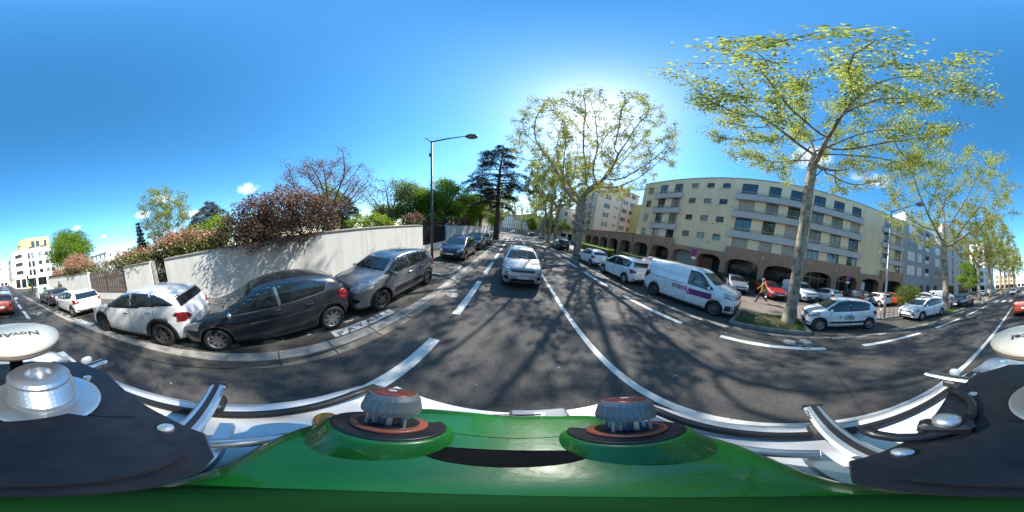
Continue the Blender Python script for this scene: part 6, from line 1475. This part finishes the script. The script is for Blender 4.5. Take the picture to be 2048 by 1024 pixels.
# ------------------------------------------------------------------ people
mat('skin', (.55, .33, .24), rough=.6); mat('hair_blond', (.42, .27, .11), rough=.7, var=.3, scale=30); mat('hair_dark', (.04, .03, .025), rough=.7, var=.3, scale=30)
mat('coat_olive', (.33, .27, .06), rough=.85, var=.25, scale=12); mat('trouser_black', (.015, .015, .018), rough=.85); mat('coat_dark', (.03, .032, .04), rough=.85, var=.2, scale=10); mat('shoe', (.012, .012, .012), rough=.5); mat('bag_black', (.014, .014, .015), rough=.6)
def person(x, y, heading, label, top, hair, pose, z=0., h=1.70):
    """front towards +y; pose gives the ankle, knee, wrist and elbow offsets"""
    o = empty('person', (x, y, z), heading, label=label, cat='person', group='people on the pavement'); s = h/1.70
    J = {'pel': (0, 0, .93), 'chest': (0, .03, 1.22), 'neck': (0, .05, 1.42), 'head': (0, .08, 1.55), 'crown': (0, .07, 1.66)}
    J.update(pose); E_ = [('pel', 'chest'), ('chest', 'neck'), ('neck', 'head'), ('head', 'crown')]
    for q in 'lr':
        E_ += [('pel', 'hip'+q), ('hip'+q, 'kn'+q), ('kn'+q, 'an'+q), ('an'+q, 'to'+q), ('chest', 'sh'+q), ('sh'+q, 'el'+q), ('el'+q, 'wr'+q), ('wr'+q, 'ha'+q)]
        sg = -1 if q == 'l' else 1
        J['hip'+q] = (sg*.10, 0, .88); J['sh'+q] = (sg*.185, .03, 1.36)
        a = Vector(J['an'+q]); J['to'+q] = tuple(a+Vector((0, .16, -.05))); w_ = Vector(J['wr'+q]); J['ha'+q] = tuple(w_+(w_-Vector(J['el'+q])).normalized()*.09)
    names = list(J); me = bpy.data.meshes.new('body'); me.from_pydata([Vector(J[k])*s for k in names], [(names.index(a), names.index(c)) for a, c in E_], [])
    rad_ = {'pel': (.155, .125), 'chest': (.185, .135), 'neck': (.06, .06), 'head': (.085, .10), 'crown': (.06, .075), 'hip': (.115, .12), 'kn': (.07, .075), 'an': (.05, .055), 'to': (.045, .035), 'sh': (.075, .075), 'el': (.058, .058), 'wr': (.04, .04), 'ha': (.035, .03)}
    ob = link('body', me, o); md = ob.modifiers.new('skin', 'SKIN'); me.skin_vertices or None
    bpy.context.view_layer.update()
    if not me.skin_vertices:
        bm = bmesh.new(); bm.from_mesh(me); bm.verts.layers.skin.verify(); bm.to_mesh(me); bm.free()
    for k, n_ in enumerate(names):
        key = n_ if n_ in rad_ else n_[:-1]; sv_ = me.skin_vertices[0].data[k]; sv_.radius = (rad_[key][0]*s, rad_[key][1]*s); sv_.use_root = (n_ == 'pel')
    ss = ob.modifiers.new('sub', 'SUBSURF'); ss.levels = 2; ss.render_levels = 2
    m2 = bpy.data.meshes.new_from_object(ob.evaluated_get(bpy.context.evaluated_depsgraph_get())); ob.modifiers.clear(); ob.data = m2
    for mm in ('trouser_black', top, 'skin', 'shoe'): m2.materials.append(MATS[mm])
    hands = [Vector(J['ha'+q])*s for q in 'lr']; wr = [Vector(J['wr'+q])*s for q in 'lr']
    for p in m2.polygons:
        c = p.center; p.use_smooth = True; zz = c.z/s
        if zz > 1.44: p.material_index = 2
        elif min((c-hh).length for hh in hands) < .075*s: p.material_index = 2
        elif zz > .70 and (zz > .86 or abs(c.y) < .5): p.material_index = 1 if zz > .72 else 0
        elif zz < .10: p.material_index = 3
    for hh, ww in zip(hands, wr):                                      # fingers
        d = (hh-ww).normalized(); sd_ = d.cross(Vector((0, 1, 0))).normalized() if abs(d.y) < .9 else Vector((1, 0, 0)); b = MB()
        for k in range(4): q0 = hh+sd_*(k-1.5)*.017*s; b.tube([q0, q0+d*(.055-.008*abs(k-1.4))*s, q0+d*.08*s+Vector((0, -.015, 0))], [.009*s, .008*s, .006*s], 6)
        b.tube([hh-d*.03+sd_*.03, hh+sd_*.05+d*.015], [.011*s, .008*s], 6); b.build('fingers', 'skin', o, world=False, smooth=True)
    hd = Vector(J['head'])*s; b = MB(); b.lathe([(.02, -.10), (.095, -.06), (.112, .02), (.10, .09), (.06, .135), (.005, .15)], 16, (hd.x, hd.y-.03, hd.z+.02)); b.build('hair', hair, o, world=False, smooth=True)
    b = MB(); b.lathe([(.004, .035), (.018, .0), (.012, -.012)], 8, (hd.x, hd.y+.095*s, hd.z+.0)); b.build('nose', 'skin', o, world=False, smooth=True)
    return o
walk = dict(knl=(-.10, .22, .52), anl=(-.10, .34, .09), knr=(.10, -.02, .50), anr=(.10, -.42, .17), ell=(-.25, -.16, 1.12), wrl=(-.22, -.10, .90), elr=(.26, .12, 1.12), wrr=(.20, .30, .98))
stand = dict(knl=(-.10, .02, .49), anl=(-.10, 0, .08), knr=(.10, .02, .49), anr=(.11, .02, .08), ell=(-.27, -.02, 1.10), wrl=(-.25, .08, .88), elr=(.27, -.02, 1.10), wrr=(.25, .08, .88))
pw = person(11.2, .15, rad(8), 'person in an olive yellow jacket and black trousers walking past the red car', 'coat_olive', 'hair_blond', walk, .09)
b = MB(); b.cbox((0, 0, 0), (.10, .30, .24), .03); bg_ = b.build('shoulder_bag', 'bag_black', None); bg_.location = (11.43, .05, 1.05); bg_.rotation_euler = (0, 0, rad(8)); tag(bg_, 'black shoulder bag carried by the walking person', 'bag')
person(9.35, -4.6, rad(170), 'person standing behind the white small car, only the head showing', 'coat_dark', 'hair_dark', stand, .09, 1.66)
person(-6.2, -17.6, rad(200), 'person in dark clothes beside the recycling container', 'coat_dark', 'hair_dark', stand, .12, 1.75)
person(-5.4, -31.0, rad(160), 'distant person in dark coat walking near the far crossing', 'coat_dark', 'hair_dark', walk, .0, 1.72)
# ------------------------------------------------------------------ recycling container, bicycles, roadwork screens
mat('bin_white', (.66, .68, .64), rough=.5, var=.1, scale=3); mat('bin_green', (.02, .26, .12), rough=.45)
o = empty('recycling_container', (-4.6, -19.0, 0), label='white glass recycling container with green lid panels beyond the grey estate car', cat='container')
b = MB(); vs = []; prof = [(.72, .05), (.80, .25), (.80, 1.15), (.70, 1.5), (.45, 1.72)]
for q, z in prof: vs += [(-4.6+sx*q, -19+sy*q*.95, z) for sx, sy in ((-1, -1), (1, -1), (1, 1), (-1, 1))]
b.add(vs, [(i*4+j, i*4+(j+1) % 4, (i+1)*4+(j+1) % 4, (i+1)*4+j) for i in range(4) for j in range(4)]+[(16, 17, 18, 19)]); b.build('shell', 'bin_white', o)
for (x, y, rx) in ((-3.79, -19, 'X'), (-4.6, -18.23, 'Y')):
    b = MB(); b.lathe([(.24, -.01), (.24, .03), (.13, .035)], 18, (x, y, 1.28), rx); k = b.build('inlet_ring', 'bin_green', o); b = MB(); b.lathe([(.125, .02), (.12, .04)], 16, (x, y, 1.28), rx); b.build('inlet', 'car_gap', k)
b = MB(); b.box((-4.6, -18.2, .6), (.9, .02, .5)); b.build('green_panel', 'bin_green', o)
b = MB(); b.tube([(-4.6, -19.2, 1.72), (-4.6, -19.2, 1.95), (-4.6, -18.8, 1.95), (-4.6, -18.8, 1.72)], .02, 6); b.build('lifting_eye', 'metal_dark', o)
def bicycle(x, y, rz, label):
    o = empty('bicycle', (x, y, 0), rz, label=label, cat='bicycle', group='bicycles parked by the container')
    for yy in (-.52, .52):
        b = MB(); b.tube([(0, yy+.33*math.cos(a*.3307), .34+.33*math.sin(a*.3307)) for a in range(20)], .018, 5, cap=False)
        for k in range(6): b.tube([(0, yy, .34), (0, yy+.32*math.cos(k*1.047), .34+.32*math.sin(k*1.047))], .003, 3, cap=False)
        b.build('wheel', 'tyre', o, world=False)
    b = MB()
    for p, q in (((-.52, .34), (-.08, .32)), ((-.08, .32), (-.2, .82)), ((-.2, .78), (.36, .80)), ((-.08, .32), (.38, .74)), ((-.52, .34), (-.19, .76)), ((.52, .34), (.34, .95))): b.tube([(0, *p), (0, *q)], .017, 6)
    b.build('frame', 'metal_dark', o, world=False)
    b = MB(); b.tube([(-.28, .28, 1.0), (0, .35, .97), (.28, .28, 1.0)], .012, 6); b.build('handlebar', 'metal_dark', o, world=False)
    b = MB(); b.cbox((0, -.22, .88), (.14, .26, .06), .02); b.build('saddle', 'bag_black', o, world=False)
bicycle(-3.9, -22.6, rad(60), 'bicycle leaning by the recycling container'); bicycle(-4.1, -23.6, rad(70), 'middle bicycle of the three behind the container'); bicycle(-4.2, -24.8, rad(65), 'last bicycle of the three behind the container')
mat('roadwork_orange', (.75, .10, .03), rough=.6)
for i, (x, y) in enumerate(((9.6, 50.5), (10.9, 50.8), (12.2, 51.1), (8.6, 51.5))):
    o = empty('roadwork_sign', (x, y, 0), label=['first orange roadwork panel beside the plane trees', 'second orange roadwork panel along', 'third orange roadwork panel along', 'orange roadwork panel closest to the road'][i], cat='sign', group='orange roadwork panels')
    b = MB(); b.lathe([(.42, -.01), (.42, .01)], 16, (x, y, 2.3), 'Y'); b.build('panel', 'roadwork_orange', o); b = MB(); b.tube([(x, y, 0), (x, y, 2.3)], .03, 6); b.build('post', 'metal_post_light', o)
o = empty('parcel_screen', (11.5, 49, 0), label='grey concrete barrier wall by the side road', cat='wall'); b = MB(); b.box((12.5, 47.8, .75), (7.5, .2, 1.5)); b.build('panel', 'pale_wall', o)
o = empty('traffic_light', (-4.6, -30.5, 0), label='traffic light post with green signal board before the white corner building', cat='traffic light')
b = MB(); b.tube([(-4.6, -30.5, 0), (-4.6, -30.5, 3.4)], .05, 8); b.build('post', 'metal_post', o); b = MB(); b.box((-4.6, -30.3, 3.0), (.3, .25, .85)); b.build('signal_head', 'metal_dark', o); b = MB(); b.box((-4.6, -30.35, 2.2), (.42, .04, .5)); b.build('green_board', 'sign_green', o); b = MB(); b.box((-4.6, -30.35, 1.15), (.6, .04, .35)); b.build('yellow_board', 'sign_yellow', o)
